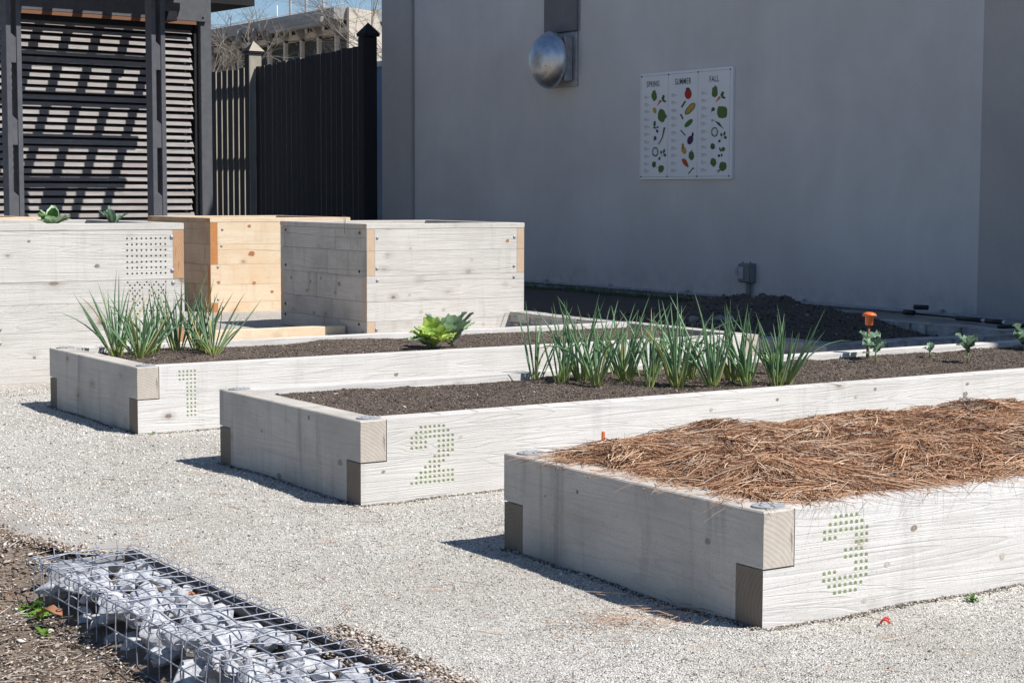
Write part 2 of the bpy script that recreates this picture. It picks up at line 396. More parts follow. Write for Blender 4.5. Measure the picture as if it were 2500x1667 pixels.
class MB:
    def __init__(s): s.v = []; s.f = []; s.m = []; s.sm = []
    def quad(s, a, b, c, d, mi=0):
        n = len(s.v); s.v += [tuple(a), tuple(b), tuple(c), tuple(d)]; s.f.append((n, n + 1, n + 2, n + 3)); s.m.append(mi); s.sm.append(False)
    def poly(s, pts, mi=0):
        n = len(s.v); s.v += [tuple(p) for p in pts]; s.f.append(tuple(range(n, n + len(pts)))); s.m.append(mi); s.sm.append(False)
    def box(s, x0, x1, y0, y1, z0, z1, mi=0, ends=None, end_mi=1, bev=0.0, jig=0.0):
        """box; ends = axis whose two faces use end_mi; bev = small chamfer"""
        if bev <= 0:
            P = [(x0, y0, z0), (x1, y0, z0), (x1, y1, z0), (x0, y1, z0), (x0, y0, z1), (x1, y0, z1), (x1, y1, z1), (x0, y1, z1)]
            if jig: P = [tuple(c + rnd.uniform(-jig, jig) for c in p) for p in P]
            n = len(s.v); s.v += P
            F = [((0, 3, 2, 1), 2), ((4, 5, 6, 7), 2), ((0, 1, 5, 4), 1), ((2, 3, 7, 6), 1), ((1, 2, 6, 5), 0), ((3, 0, 4, 7), 0)]
            for f, ax in F:
                s.f.append(tuple(n + i for i in f)); s.m.append(end_mi if ends == ax else mi); s.sm.append(False)
            return
        # chamfered box: 24 verts
        xs, ys, zs = (x0, x1), (y0, y1), (z0, z1)
        n = len(s.v); idx = {}
        for i in (0, 1):
            for j in (0, 1):
                for k in (0, 1):
                    c = (xs[i], ys[j], zs[k]); sg = (1 - 2 * i, 1 - 2 * j, 1 - 2 * k)
                    for ax in range(3):
                        p = [c[a] + (bev * sg[a] if a != ax else 0) for a in range(3)]
                        idx[(i, j, k, ax)] = len(s.v); s.v.append(tuple(p))
        def add(l, mm): s.f.append(tuple(l)); s.m.append(mm); s.sm.append(False)
        for ax in range(3):
            o1, o2 = [a for a in range(3) if a != ax]
            for sd in (0, 1):
                l = []
                for (p, q) in ((0, 0), (1, 0), (1, 1), (0, 1)):
                    t = [0, 0, 0]; t[ax] = sd; t[o1] = p; t[o2] = q
                    l.append(idx[(t[0], t[1], t[2], ax)])
                add(l, end_mi if ends == ax else mi)
        for ax in range(3):
            o1, o2 = [a for a in range(3) if a != ax]
            for p in (0, 1):
                for q in (0, 1):
                    a = [0, 0, 0]; a[o1] = p; a[o2] = q
                    b_ = list(a); b_[ax] = 1
                    add([idx[(*a, o1)], idx[(*a, o2)], idx[(*b_, o2)], idx[(*b_, o1)]], mi)
        for i in (0, 1):
            for j in (0, 1):
                for k in (0, 1): add([idx[(i, j, k, a)] for a in range(3)], mi)
    def tube(s, pts, rad, n=6, mi=0, cap=True, smooth=True):
        pts = [Vector(p) for p in pts]
        rs = rad if isinstance(rad, (list, tuple)) else [rad] * len(pts)
        base = len(s.v)
        ref = Vector((0, 0, 1))
        d0 = (pts[1] - pts[0]).normalized()
        if abs(d0.dot(ref)) > .9: ref = Vector((1, 0, 0))
        a = d0.cross(ref).normalized()
        for i, p in enumerate(pts):
            d = (pts[min(i + 1, len(pts) - 1)] - pts[max(i - 1, 0)])
            if d.length < 1e-9: d = d0
            d.normalize()
            a = (a - d * a.dot(d))
            if a.length < 1e-6: a = d.orthogonal()
            a.normalize(); b_ = d.cross(a)
            for k in range(n):
                t = 2 * math.pi * k / n
                s.v.append(tuple(p + (a * math.cos(t) + b_ * math.sin(t)) * rs[i]))
        for i in range(len(pts) - 1):
            for k in range(n):
                k2 = (k + 1) % n
                s.f.append((base + i * n + k, base + i * n + k2, base + (i + 1) * n + k2, base + (i + 1) * n + k)); s.m.append(mi); s.sm.append(smooth)
        if cap:
            s.f.append(tuple(base + k for k in range(n))[::-1]); s.m.append(mi); s.sm.append(False)
            s.f.append(tuple(base + (len(pts) - 1) * n + k for k in range(n))); s.m.append(mi); s.sm.append(False)
    def lathe(s, prof, origin, axis, n=32, mi=0, smooth=True):
        """prof: list of (along, radius)"""
        o = Vector(origin); ax = Vector(axis).normalized(); a = ax.orthogonal().normalized(); b_ = ax.cross(a)
        base = len(s.v)
        for (t, r) in prof:
            for k in range(n):
                th = 2 * math.pi * k / n
                s.v.append(tuple(o + ax * t + (a * math.cos(th) + b_ * math.sin(th)) * r))
        for i in range(len(prof) - 1):
            for k in range(n):
                k2 = (k + 1) % n
                s.f.append((base + i * n + k, base + i * n + k2, base + (i + 1) * n + k2, base + (i + 1) * n + k)); s.m.append(mi); s.sm.append(smooth)
        s.f.append(tuple(base + k for k in range(n))[::-1]); s.m.append(mi); s.sm.append(False)
        s.f.append(tuple(base + (len(prof) - 1) * n + k for k in range(n))); s.m.append(mi); s.sm.append(False)
    def build(s, name, mats, parent=None, fix=True):
        me = bpy.data.meshes.new(name)
        me.from_pydata(s.v, [], s.f)
        if not isinstance(mats, (list, tuple)): mats = [mats]
        for m in mats: me.materials.append(m)
        me.polygons.foreach_set('material_index', s.m)
        me.polygons.foreach_set('use_smooth', s.sm)
        me.update()
        if fix:
            import bmesh
            bm = bmesh.new(); bm.from_mesh(me)
            bmesh.ops.recalc_face_normals(bm, faces=bm.faces)
            bm.to_mesh(me); bm.free()
        o = bpy.data.objects.new(name, me)
        COL.objects.link(o)
        if parent: o.parent = parent
        return o

def np_mesh(name, V, F, mat, parent=None, smooth=False):
    """V (n,3), F (m,k) numpy"""
    me = bpy.data.meshes.new(name)
    V = np.ascontiguousarray(V, dtype=np.float32); F = np.ascontiguousarray(F, dtype=np.int32)
    me.vertices.add(len(V)); me.vertices.foreach_set('co', V.ravel())
    m, k = F.shape
    me.loops.add(m * k); me.loops.foreach_set('vertex_index', F.ravel())
    me.polygons.add(m)
    me.polygons.foreach_set('loop_start', np.arange(0, m * k, k, dtype=np.int32))
    if smooth: me.polygons.foreach_set('use_smooth', np.ones(m, dtype=bool))
    me.materials.append(mat)
    me.update(calc_edges=True)
    me.validate()
    o = bpy.data.objects.new(name, me)
    COL.objects.link(o)
    if parent: o.parent = parent
    return o

def clone(o, parent=None, name=None):
    c = o.copy(); COL.objects.link(c)
    c.parent = parent
    return c

OCT = np.array([(1, 0, 0), (-1, 0, 0), (0, 1, 0), (0, -1, 0), (0, 0, 1), (0, 0, -1)], float)
OCF = np.array([(0, 2, 4), (2, 1, 4), (1, 3, 4), (3, 0, 4), (2, 0, 5), (1, 2, 5), (3, 1, 5), (0, 3, 5)])
def pebbles(name, P, size, mat, flat=.7, parent=None, jit=.35):
    """octahedral chips at P (n,3) with radii size (n,)"""
    n = len(P)
    D = OCT[None] * (1 + rng.uniform(-jit, jit, (n, 6, 1)))
    th = rng.uniform(0, 6.283, n); c, s_ = np.cos(th), np.sin(th)
    ph = rng.uniform(-.6, .6, n); cp, sp = np.cos(ph), np.sin(ph)
    D = D * np.stack([np.ones(n), rng.uniform(.5, 1, n), np.full(n, flat) * rng.uniform(.6, 1.2, n)], 1)[:, None]
    x = D[..., 0] * cp[:, None] + D[..., 2] * sp[:, None]; z = -D[..., 0] * sp[:, None] + D[..., 2] * cp[:, None]; y = D[..., 1]
    X = x * c[:, None] - y * s_[:, None]; Y = x * s_[:, None] + y * c[:, None]
    V = np.stack([X, Y, z], 2) * size[:, None, None] + P[:, None]
    F = (OCF[None] + (np.arange(n) * 6)[:, None, None]).reshape(-1, 3)
    return np_mesh(name, V.reshape(-1, 3), F, mat, parent)

def ribbons(name, P0, dirs, length, width, bend, mat, seg=4, parent=None, sides=3):
    """curved thin tubes: P0 (n,3), dirs (n,3) unit, bend (n,3)"""
    n = len(P0)
    t = np.linspace(0, 1, seg + 1)
    C = P0[:, None] + dirs[:, None] * (length[:, None] * t[None])[..., None] + bend[:, None] * (t[None] ** 2 * length[:, None])[..., None]
    T = np.gradient(C, axis=1); T /= np.linalg.norm(T, axis=2, keepdims=True) + 1e-9
    upv = np.array([0, 0, 1.0])
    A = np.cross(T, upv); A /= np.linalg.norm(A, axis=2, keepdims=True) + 1e-6
    B = np.cross(T, A)
    taper = (1 - .75 * t ** 2)[None, :, None]
    V = []
    for k in range(sides):
        a = 2 * math.pi * k / sides
        V.append(C + (A * math.cos(a) + B * math.sin(a)) * width[:, None, None] * taper)
    V = np.stack(V, 2)  # n,seg+1,sides,3
    F = []
    for i in range(seg):
        for k in range(sides):
            k2 = (k + 1) % sides
            F.append((i * sides + k, i * sides + k2, (i + 1) * sides + k2, (i + 1) * sides + k))
    F = np.array(F)[None] + (np.arange(n) * (seg + 1) * sides)[:, None, None]
    return np_mesh(name, V.reshape(-1, 3), F.reshape(-1, 4), mat, parent)

def hnoise(x, y, seed=0, scale=1.0, octaves=4):
    """cheap smooth value noise (numpy)"""
    tot = np.zeros_like(x, dtype=float); amp = 1.0; fr = scale
    for o in range(octaves):
        xi = np.floor(x * fr).astype(int); yi = np.floor(y * fr).astype(int)
        xf = x * fr - xi; yf = y * fr - yi
        def h(a, b):
            q = (a * 374761393 + b * 668265263 + (seed + o) * 974711) & 0x7fffffff
            q = (q ^ (q >> 13)) * 1274126177 & 0x7fffffff
            return ((q ^ (q >> 16)) & 0xffff) / 65535.0
        u = xf * xf * (3 - 2 * xf); v = yf * yf * (3 - 2 * yf)
        tot += amp * ((h(xi, yi) * (1 - u) + h(xi + 1, yi) * u) * (1 - v) + (h(xi, yi + 1) * (1 - u) + h(xi + 1, yi + 1) * u) * v - .5)
        amp *= .5; fr *= 2
    return tot

def grid_mesh(name, xs, ys, zf, mat, parent=None, smooth=True):
    X, Y = np.meshgrid(xs, ys, indexing='ij')
    Z = zf(X, Y)
    V = np.stack([X, Y, Z], 2).reshape(-1, 3)
    nx, ny = len(xs), len(ys)
    i, j = np.meshgrid(np.arange(nx - 1), np.arange(ny - 1), indexing='ij')
    a = (i * ny + j).ravel()
    F = np.stack([a, a + ny, a + ny + 1, a + 1], 1)
    return np_mesh(name, V, F, mat, parent, smooth)

# ------------------------------------------------------------------ ground
GX = 1.95    # where the gravel terrace ends
def ground_z(X, Y):
    # low mulch slope left of the gabion, everything else level just under the gravel
    t = np.clip((1.93 - X) / .30, 0, 1); t = t * t * (3 - 2 * t)
    drop = .075 + .045 * np.clip((4.9 - Y) / 1.4, 0, 1.5)
    fade = np.clip((5.38 - Y) / .35, .0, 1)
    z = -.012 + .013 * np.clip((1.80 - X) / .1, 0, 1) * np.clip((Y - 5.0) / .3, 0, 1) - t * drop * fade
    return z + hnoise(X, Y, 3, 3.0) * .022 * t
xs = np.concatenate([[-900, -200, -40, -8, -2], np.arange(0, 2.4, .04), [3, 6, 12, 20, 60, 300, 900]])
ys = np.concatenate([[-900, -200, -40, -5, 0, 2], np.arange(2.6, 7.4, .05), [8, 12, 20, 60, 300, 900]])
g = grid_mesh('ground', xs, ys, ground_z, litter_soil); tag(g, kind='structure')
def gravel_z(X, Y):
    e = np.clip((X - 1.93) / .08, 0, 1)
    return (hnoise(X, Y, 5, 1.6, 5) * .014 + hnoise(X, Y, 55, 8.0, 3) * .006) * e
xs = np.concatenate([np.arange(1.945, 4.2, .03), np.arange(4.25, 8, .1), np.arange(8, 26, 1.0)])
ys = np.concatenate([[-4, 0, 2], np.arange(2.6, 9, .03), np.arange(9.05, 12, .1), np.arange(12, 30, 1.0)])
g = grid_mesh('gravel', xs, ys, gravel_z, gravel_m); tag(g, kind='structure')
fg = MB(); fg.box(-900, 900, 30, 900, -.3, -.02)
tag(fg.build('grass_field', far_ground), kind='structure')
sb = MB(); sb.poly([(1.80, 5.36, .003), (1.90, 5.16, .003), (2.0, 5.2, .003), (2.0, 9.5, .003), (1.70, 9.5, .003), (1.72, 6.6, .003), (1.69, 6.1, .003), (1.735, 5.8, .003), (1.72, 5.62, .003), (1.765, 5.5, .003)])
tag(sb.build('concrete_path', slab_m), kind='structure')

BEDS = [(2.974, 3.379, 0.0, 6.3), (2.959, 5.496, 0.0, 6.2), (2.995, 7.704, 0.002, 3.62)]   # nearest first: x, y, z, length
BW, BT, BH = 1.208, .103, .300
# loose gravel, denser near the camera
def free_of_beds(P):
    ok = np.ones(len(P), bool)
    for x, y, z, L in BEDS:
        ok &= ~((P[:, 0] > x - .004) & (P[:, 0] < x + L) & (P[:, 1] > y - .004) & (P[:, 1] < y + BW + .004))
    return ok
N = 250000
d = rng.uniform(0, 1, N); dist = 2.9 * (10.5 / 2.9) ** d          # log distribution in distance
ang = rng.uniform(R(35), R(82), N)
P = np.stack([dist * np.cos(ang), dist * np.sin(ang), np.zeros(N)], 1)
keep = (P[:, 0] > 1.955) & (P[:, 1] > 2.7) & free_of_beds(P) & (P[:, 0] < 7.6)
P = P[keep]
dd = np.hypot(P[:, 0], P[:, 1])
P[:, 2] = gravel_z(P[:, 0], P[:, 1]) + .001
sz = rng.uniform(.0014, .0034, len(P)) * np.clip(dd / 5.0, .85, 1.7)
sp = rng.uniform(0, 1, len(P)) < .02
sz[sp] *= 1.9
o = pebbles('loose_gravel', P, sz, stone_m); tag(o, 'loose pale crushed stone scattered over the gravel yard', 'gravel', kind='stuff')
# gravel spilled on the slab and mulch edge
n = 2600
P = np.stack([rng.normal(1.93, .07, n), rng.uniform(5.0, 8.5, n), np.zeros(n)], 1)
P[:, 2] = np.where((P[:, 0] > 1.78) & (P[:, 1] > 5.32), .005, ground_z(P[:, 0], P[:, 1]) + .002)
P = P[(P[:, 0] < 2.0) & (P[:, 0] > 1.6)]
o = pebbles('spilled_gravel', P, rng.uniform(.003, .006, len(P)), stone_m); tag(o, 'pale stones spilled on the concrete path edge', 'gravel', kind='stuff')

# leaf litter on the slope and the patch beside the gabion
n = 30000
P = np.stack([rng.uniform(.8, 1.82, n), rng.uniform(3.0, 6.6, n), np.zeros(n)], 1)
P = P[~((P[:, 0] > 1.64) & (P[:, 1] < 5.08))]
P[:, 2] = ground_z(P[:, 0], P[:, 1]) + rng.uniform(0, .008, len(P))
sz_l = rng.uniform(.002, .008, len(P)) * np.where(rng.uniform(0, 1, len(P)) < .10, 2.1, 1.0)
o = pebbles('leaf_litter', P, sz_l, litter_m, flat=.16); tag(o, 'brown leaf litter and bark bits on the lower slope', 'leaf litter', kind='stuff')
n = 9000
P = np.stack([rng.normal(1.985, .045, n), rng.uniform(3.1, 3.95, n), np.zeros(n)], 1)
P[:, 2] = .004 + rng.uniform(0, .012, n)
P = P[(P[:, 0] > 1.90) & (P[:, 0] < 2.10)]
o = pebbles('bark_mulch', P, rng.uniform(.003, .009, len(P)), litter_m, flat=.3); tag(o, 'red brown bark mulch spilled at the lower end of the gabion', 'mulch', kind='stuff')
n = 2200
P0 = np.stack([rng.uniform(1.0, 1.75, n), rng.uniform(3.1, 6.0, n), np.zeros(n)], 1)
P0 = P0[~((P0[:, 0] > 1.60) & (P0[:, 1] < 5.1))]
n = len(P0); P0[:, 2] = ground_z(P0[:, 0], P0[:, 1]) + .006
a = rng.uniform(0, 6.28, n)
D = np.stack([np.cos(a), np.sin(a), rng.uniform(-.05, .2, n)], 1)
o = ribbons('dry_twigs', P0, D, rng.uniform(.02, .10, n), rng.uniform(.0006, .0014, n), rng.uniform(-.3, .3, (n, 3)) * [1, 1, .2], litter_m)
tag(o, 'thin dry twigs and stalks lying in the leaf litter', 'twigs', kind='stuff')
# stray pine needles on the gravel
n = 260
P0 = np.stack([rng.uniform(2.0, 3.3, n), rng.uniform(2.9, 6.5, n), np.full(n, .008)], 1)
c_ = np.array([[2.75, 3.62, .008]] * 120) + rng.normal(0, 1, (120, 3)) * [.12, .05, 0]
P0 = np.concatenate([P0, c_]); P0 = P0[free_of_beds(P0)]; n = len(P0)
a = rng.uniform(0, 6.28, n); D = np.stack([np.cos(a), np.sin(a), np.zeros(n)], 1)
o = ribbons('stray_needles', P0, D, rng.uniform(.03, .12, n), rng.uniform(.0006, .001, n), rng.uniform(-.2, .2, (n, 3)) * [1, 1, 0], straw_m)
tag(o, 'stray brown pine needles lying on the gravel', 'pine needles', kind='stuff')

fleck_m = m_chip('dark flecks', [(0, (.05, .035, .025)), (.5, (.14, .10, .07)), (.85, (.27, .22, .17)), (1, (.40, .34, .28))])
n = 26000
P0 = np.stack([rng.uniform(1.98, 6.2, n), rng.uniform(2.9, 9.8, n), np.zeros(n)], 1)
cl = hnoise(P0[:, 0], P0[:, 1], 77, 1.1, 4)
P0 = P0[(cl > rng.uniform(-.25, .9, n)) & free_of_beds(P0)]
P0[:, 2] = gravel_z(P0[:, 0], P0[:, 1]) + .004
n = len(P0); a = rng.uniform(0, 6.28, n); D = np.stack([np.cos(a), np.sin(a), rng.uniform(-.1, .2, n)], 1)
o = ribbons('plant_debris', P0, D, rng.uniform(.003, .014, n), rng.uniform(.0005, .0012, n), rng.uniform(-.4, .4, (n, 3)) * [1, 1, 0], fleck_m, seg=2)
tag(o, 'dark flecks of bark and stems strewn over the gravel', 'debris', kind='stuff')
Q = []
for x_, y_, z_, L_ in BEDS:
    k_ = 1500
    Q.append(np.stack([x_ - np.abs(rng.normal(0, .010, k_)) - .002, rng.uniform(y_, y_ + BW, k_), np.full(k_, .002)], 1))
    k_ = 3600
    Q.append(np.stack([x_ + rng.uniform(0, 3.4, k_) , y_ - np.abs(rng.normal(0, .012, k_)) - .002, np.full(k_, .002)], 1))
Q = np.concatenate(Q); Q[:, 2] += gravel_z(Q[:, 0], Q[:, 1])
o = pebbles('bed_foot_debris', Q, rng.uniform(.0018, .0055, len(Q)), m_chip('foot debris', [(0, (.05, .04, .03)), (.4, (.16, .13, .10)), (.7, (.36, .33, .29)), (1, (.66, .64, .60))]))
tag(o, 'crumbs of soil and gravel gathered along the feet of the beds', 'debris', kind='stuff')

n = 5200
t_ = rng.uniform(0, 1, n)
ey = 5.15 + t_ * 1.9; ex = np.interp(ey, [5.15, 5.36, 5.5, 5.62, 5.8, 6.1, 7.1], [1.88, 1.80, 1.765, 1.72, 1.735, 1.69, 1.70])
P = np.stack([ex + rng.normal(0, .022, n), ey + rng.normal(0, .02, n), rng.uniform(.002, .010, n)], 1)
o = pebbles('edge_litter', P, rng.uniform(.002, .009, n), litter_m, flat=.3); tag(o, 'litter and soil banked over the edge of the concrete path', 'leaf litter', kind='stuff')

# ------------------------------------------------------------------ timber raised beds
DIG = {
 '3': ['..#####..', '.#######.', '#########', '###...###', '......###', '....####.', '....#####', '......###', '###...###', '#########', '.#######.', '..#####..'],
 '2': ['..######..', '.########.', '##########', '####..####', '####..####', '......####', '.....####.', '....####..', '...####...', '..########', '.#########', '##########'],
 '1': ['#####', '#####', '#####', '..###', '..###', '..###', '..###', '..###', '..###', '..###', '..###', '..###'],
}
def drilled_face(mb, x0, x1, z0, z1, y, holes, pitch, r, depth, mi=0, hmi=2, n=10):
    """face in plane y (looking -Y) of rectangle with real round holes at (x,z); tiles it in strips"""
    if not holes:
        mb.quad((x0, y, z0), (x1, y, z0), (x1, y, z1), (x0, y, z1), mi); return
    xs = [h[0] for h in holes]; zs = [h[1] for h in holes]
    bx0, bx1 = min(xs) - pitch[0] / 2, max(xs) + pitch[0] / 2
    bz0, bz1 = min(zs) - pitch[1] / 2, max(zs) + pitch[1] / 2
    q = lambda a, b_, c, d_: mb.quad((a, y, c), (b_, y, c), (b_, y, d_), (a, y, d_), mi) if (b_ - a > 1e-5 and d_ - c > 1e-5) else None
    q(x0, bx0, z0, z1); q(bx1, x1, z0, z1); q(bx0, bx1, z0, bz0); q(bx0, bx1, bz1, z1)
    nx = int(round((bx1 - bx0) / pitch[0])); nz = int(round((bz1 - bz0) / pitch[1]))
    H = {(int((h[0] - bx0) / pitch[0]), int((h[1] - bz0) / pitch[1])): h for h in holes}
    for i in range(nx):
        for j in range(nz):
            cx0 = bx0 + i * pitch[0]; cz0 = bz0 + j * pitch[1]; cx1 = cx0 + pitch[0]; cz1 = cz0 + pitch[1]
            if (i, j) not in H: q(cx0, cx1, cz0, cz1); continue
            hx, hz = H[(i, j)]
            hx += rnd.uniform(-.0006, .0006); hz += rnd.uniform(-.0006, .0006)
            ring = [(hx + r * math.cos(2 * math.pi * (k + .5) / n), hz + r * math.sin(2 * math.pi * (k + .5) / n)) for k in range(n)]
            # 4 pieces: each side of the square with its share of the ring
            cor = [(cx1, cz0), (cx1, cz1), (cx0, cz1), (cx0, cz0)]
            def near(c): return min(range(n), key=lambda k: (ring[k][0] - c[0]) ** 2 + (ring[k][1] - c[1]) ** 2)
            ks = [near(c) for c in cor]
            for e in range(4):
                a, b_ = ks[e], ks[(e + 1) % 4]
                arc = [a]
                while arc[-1] != b_: arc.append((arc[-1] + 1) % n)
                pts = [cor[e], cor[(e + 1) % 4]] + [ring[k] for k in arc[::-1]]
                mb.poly([(p[0], y, p[1]) for p in pts], mi)
            base = len(mb.v)
            for k in range(n): mb.v.append((ring[k][0], y, ring[k][1]))
            for k in range(n): mb.v.append((ring[k][0], y + depth, ring[k][1]))
            for k in range(n):
                k2 = (k + 1) % n
                mb.f.append((base + k, base + k2, base + n + k2, base + n + k)); mb.m.append(hmi); mb.sm.append(True)
            mb.f.append(tuple(base + n + k for k in range(n))); mb.m.append(hmi); mb.sm.append(False)

def digit_holes(dg, x_left, x_right, z_top, z_bot):
    rows = DIG[dg]; nc = len(rows[0])
    px = (x_right - x_left) / (nc - 1); pz = (z_top - z_bot) / (len(rows) - 1)
    return [(x_left + c * px, z_top - r * pz) for r, row in enumerate(rows) for c, ch in enumerate(row) if ch == '#'], (px, pz)

def raised_bed(x, y, z, L, holes, pitch, r, label, lower):
    t = empty('raised_bed', label, 'raised bed', (x, y, z), group='low timber raised beds')
    T, W, H = BT, BW, BH
    m = H * .505
    g = .0025
    dz = -.05          # buried foot
    # near long board: full length at the bottom, notched at the top where the end board laps over
    for side in (0, 1):
        b = MB()
        y0, y1 = (0, T) if side == 0 else (W - T, W)
        if side == 0:
            hl = [(hx - x, hz) for hx, hz in holes]
            lo = [h for h in hl]
            b.quad((0, 0, dz), (T + g, 0, dz), (T + g, 0, m - g), (0, 0, m - g))
            drilled_face(b, T + g, L, dz, H, 0, lo, pitch, r, .0065)
        else:
            b.quad((0, W, dz), (L, W, dz), (L, W, m - g), (0, W, m - g)); b.quad((T + g, W, m - g), (L, W, m - g), (L, W, H), (T + g, W, H))
        yi = T if side == 0 else W - T
        b.quad((0, yi, dz), (L, yi, dz), (L, yi, m - g), (0, yi, m - g)); b.quad((T + g, yi, m - g), (L, yi, m - g), (L, yi, H), (T + g, yi, H))
        b.quad((T + g, y0, H), (L, y0, H), (L, y1, H), (T + g, y1, H))
        b.quad((0, y0, m - g), (T + g, y0, m - g), (T + g, y1, m - g), (0, y1, m - g))
        b.quad((0, y0, dz), (0, y1, dz), (0, y1, m - g), (0, y0, m - g), 1)
        b.quad((T + g, y0, m - g), (T + g, y1, m - g), (T + g, y1, H), (T + g, y0, H), 1)
        b.quad((L, y0, dz), (L, y1, dz), (L, y1, H), (L, y0, H), 3)
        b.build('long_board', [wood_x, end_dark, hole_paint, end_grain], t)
    # end board, notched at the bottom at both ends; its end grain shows on the long side
    for xe0, xe1 in ((0, T), (L - T, L)):
        if xe0 > 0:
            b = MB(); b.box(L + .002, L + .002 + T, 0, W, dz, H, ends=1); b.build('end_board', [wood_y, end_grain], t); continue
        b = MB()
        pr = [(-.001, m + g), (-.001, H - .003), (.003, H + .001), (W - .003, H + .001), (W + .001, H - .003), (W + .001, m + g), (W - T - g, m + g), (W - T - g, dz), (T + g, dz), (T + g, m + g)]
        xb = (-.001, .003, T - .001)
        b.poly([(xb[0], p[0], p[1]) for p in (pr[0], (pr[1][0], H - .003), (W + .001, H - .003), pr[5], pr[6], pr[7], pr[8], pr[9])])
        b.quad((xb[0], -.001, H - .003), (xb[0], W + .001, H - .003), (xb[1], W - .003, H + .001), (xb[1], .003, H + .001))
        b.poly([(xb[2], p[0], p[1]) for p in pr][::-1])
        for i in range(len(pr)):
            p, q = pr[i], pr[(i + 1) % len(pr)]
            x0_ = xb[1] if i == 2 else xb[0]
            b.quad((x0_, p[0], p[1]), (xb[2], p[0], p[1]), (xb[2], q[0], q[1]), (x0_, q[0], q[1]), 1 if i in (0, 4) else 0)
        b.build('end_board', [wood_y, end_grain], t)
    for yy in (.055, W - .055):
        pl = MB()
        cx = .062
        pts = [(cx + .045 * math.cos(a), yy + .040 * math.sin(a)) for a in np.linspace(0, 2 * math.pi, 24, endpoint=False)]
        pl.poly([(p[0], p[1], H + .006) for p in pts])
        for k in range(24):
            a, c = pts[k], pts[(k + 1) % 24]
            pl.quad((a[0], a[1], H + .001), (c[0], c[1], H + .001), (c[0], c[1], H + .006), (a[0], a[1], H + .006))
        plo = pl.build('corner_plate', plate_m, t)
        bo = MB()
        for (dx, dy) in ((-.022, 0), (.022, 0), (0, -.02), (0, .02)):
            bo = MB()
            bo.lathe([(0, .0075), (.002, .007), (.0045, .003)], (cx + dx, yy + dy, H + .006), (0, 0, 1), 10)
            bo.build('bolt', plate_m, plo)
    # cross cuts sawn into the top edge of the near board
    return t

h3, p3 = digit_holes('3', 3.183, 3.334, .271 - .007, .063)
h2, p2 = digit_holes('2', 3.166, 3.337, .262, .0615)
h1, p1 = digit_holes('1', 3.2, 3.276, .272, .066)
bed3 = raised_bed(*BEDS[0], h3, p3, .0066, 'low timber bed filled with pine straw, drilled with the number 3', end_dark)
bed2 = raised_bed(*BEDS[1], h2, p2, .0066, 'low timber bed of scallions and kale seedlings, drilled with the number 2', end_dark)
bed1 = raised_bed(*BEDS[2], h1, p1, .0060, 'low timber bed of scallions and one cabbage, drilled with the number 1', end_dark)
# thin saw kerfs across the top of the middle bed's near board
kerf_m = m_flat('dark saw kerf', (.30, .22, .15), .9)
for i in range(20):
    k = MB(); xx = 3.30 + i * .155 + rnd.uniform(-.01, .01) - 2.959
    sk_ = rnd.uniform(-.01, .01)
    k.poly([(xx, .02, BH + .0008), (xx + .0035, .02, BH + .0008), (xx + .0035 + sk_, BT * .9, BH + .0008), (xx + sk_, BT * .9, BH + .0008)]); k.build('saw_kerf', kerf_m, bed2)

def soil_fn(base, seed, amp=.012):
    return lambda X, Y: base + hnoise(X, Y, seed, 4.0, 4) * amp
for i, (x, y, z, L) in enumerate(BEDS):
    x0, x1, y0, y1 = x + BT - .003, x + L - .002, y + BT - .003, y + BW - BT + .003
    base = [.255, .275, .277][i]
    xs = np.arange(x0, x1 + .03, .03); ys = np.linspace(y0, y1, 34)
    o = grid_mesh('bed_soil', xs, ys, soil_fn(base, 20 + i, .02 if i else .02), soil_m if i else straw_under)
    tag(o, ['dark ground under the pine straw in bed 3', 'dark brown soil filling the middle bed marked 2', 'dark brown soil filling the rear bed marked 1'][i], 'soil', kind='stuff')
    if i:
        n = 60000 if i == 1 else 26000
        P = np.stack([rng.uniform(x0 + .01, x1 - .01, n), rng.uniform(y0 + .01, y1 - .01, n), np.zeros(n)], 1)
        P[:, 2] = soil_fn(base, 20 + i, .02)(P[:, 0], P[:, 1]) + .002
        o = pebbles('soil_crumbs', P, rng.uniform(.0015, .0052, n) * np.where(rng.uniform(0, 1, n) < .025, 2.4, 1.0), chip_m, flat=.35)
        tag(o, ['', 'crumbs and wood chips on the soil of the middle bed', 'crumbs and wood chips on the soil of the rear bed'][i], 'soil crumbs', kind='stuff')

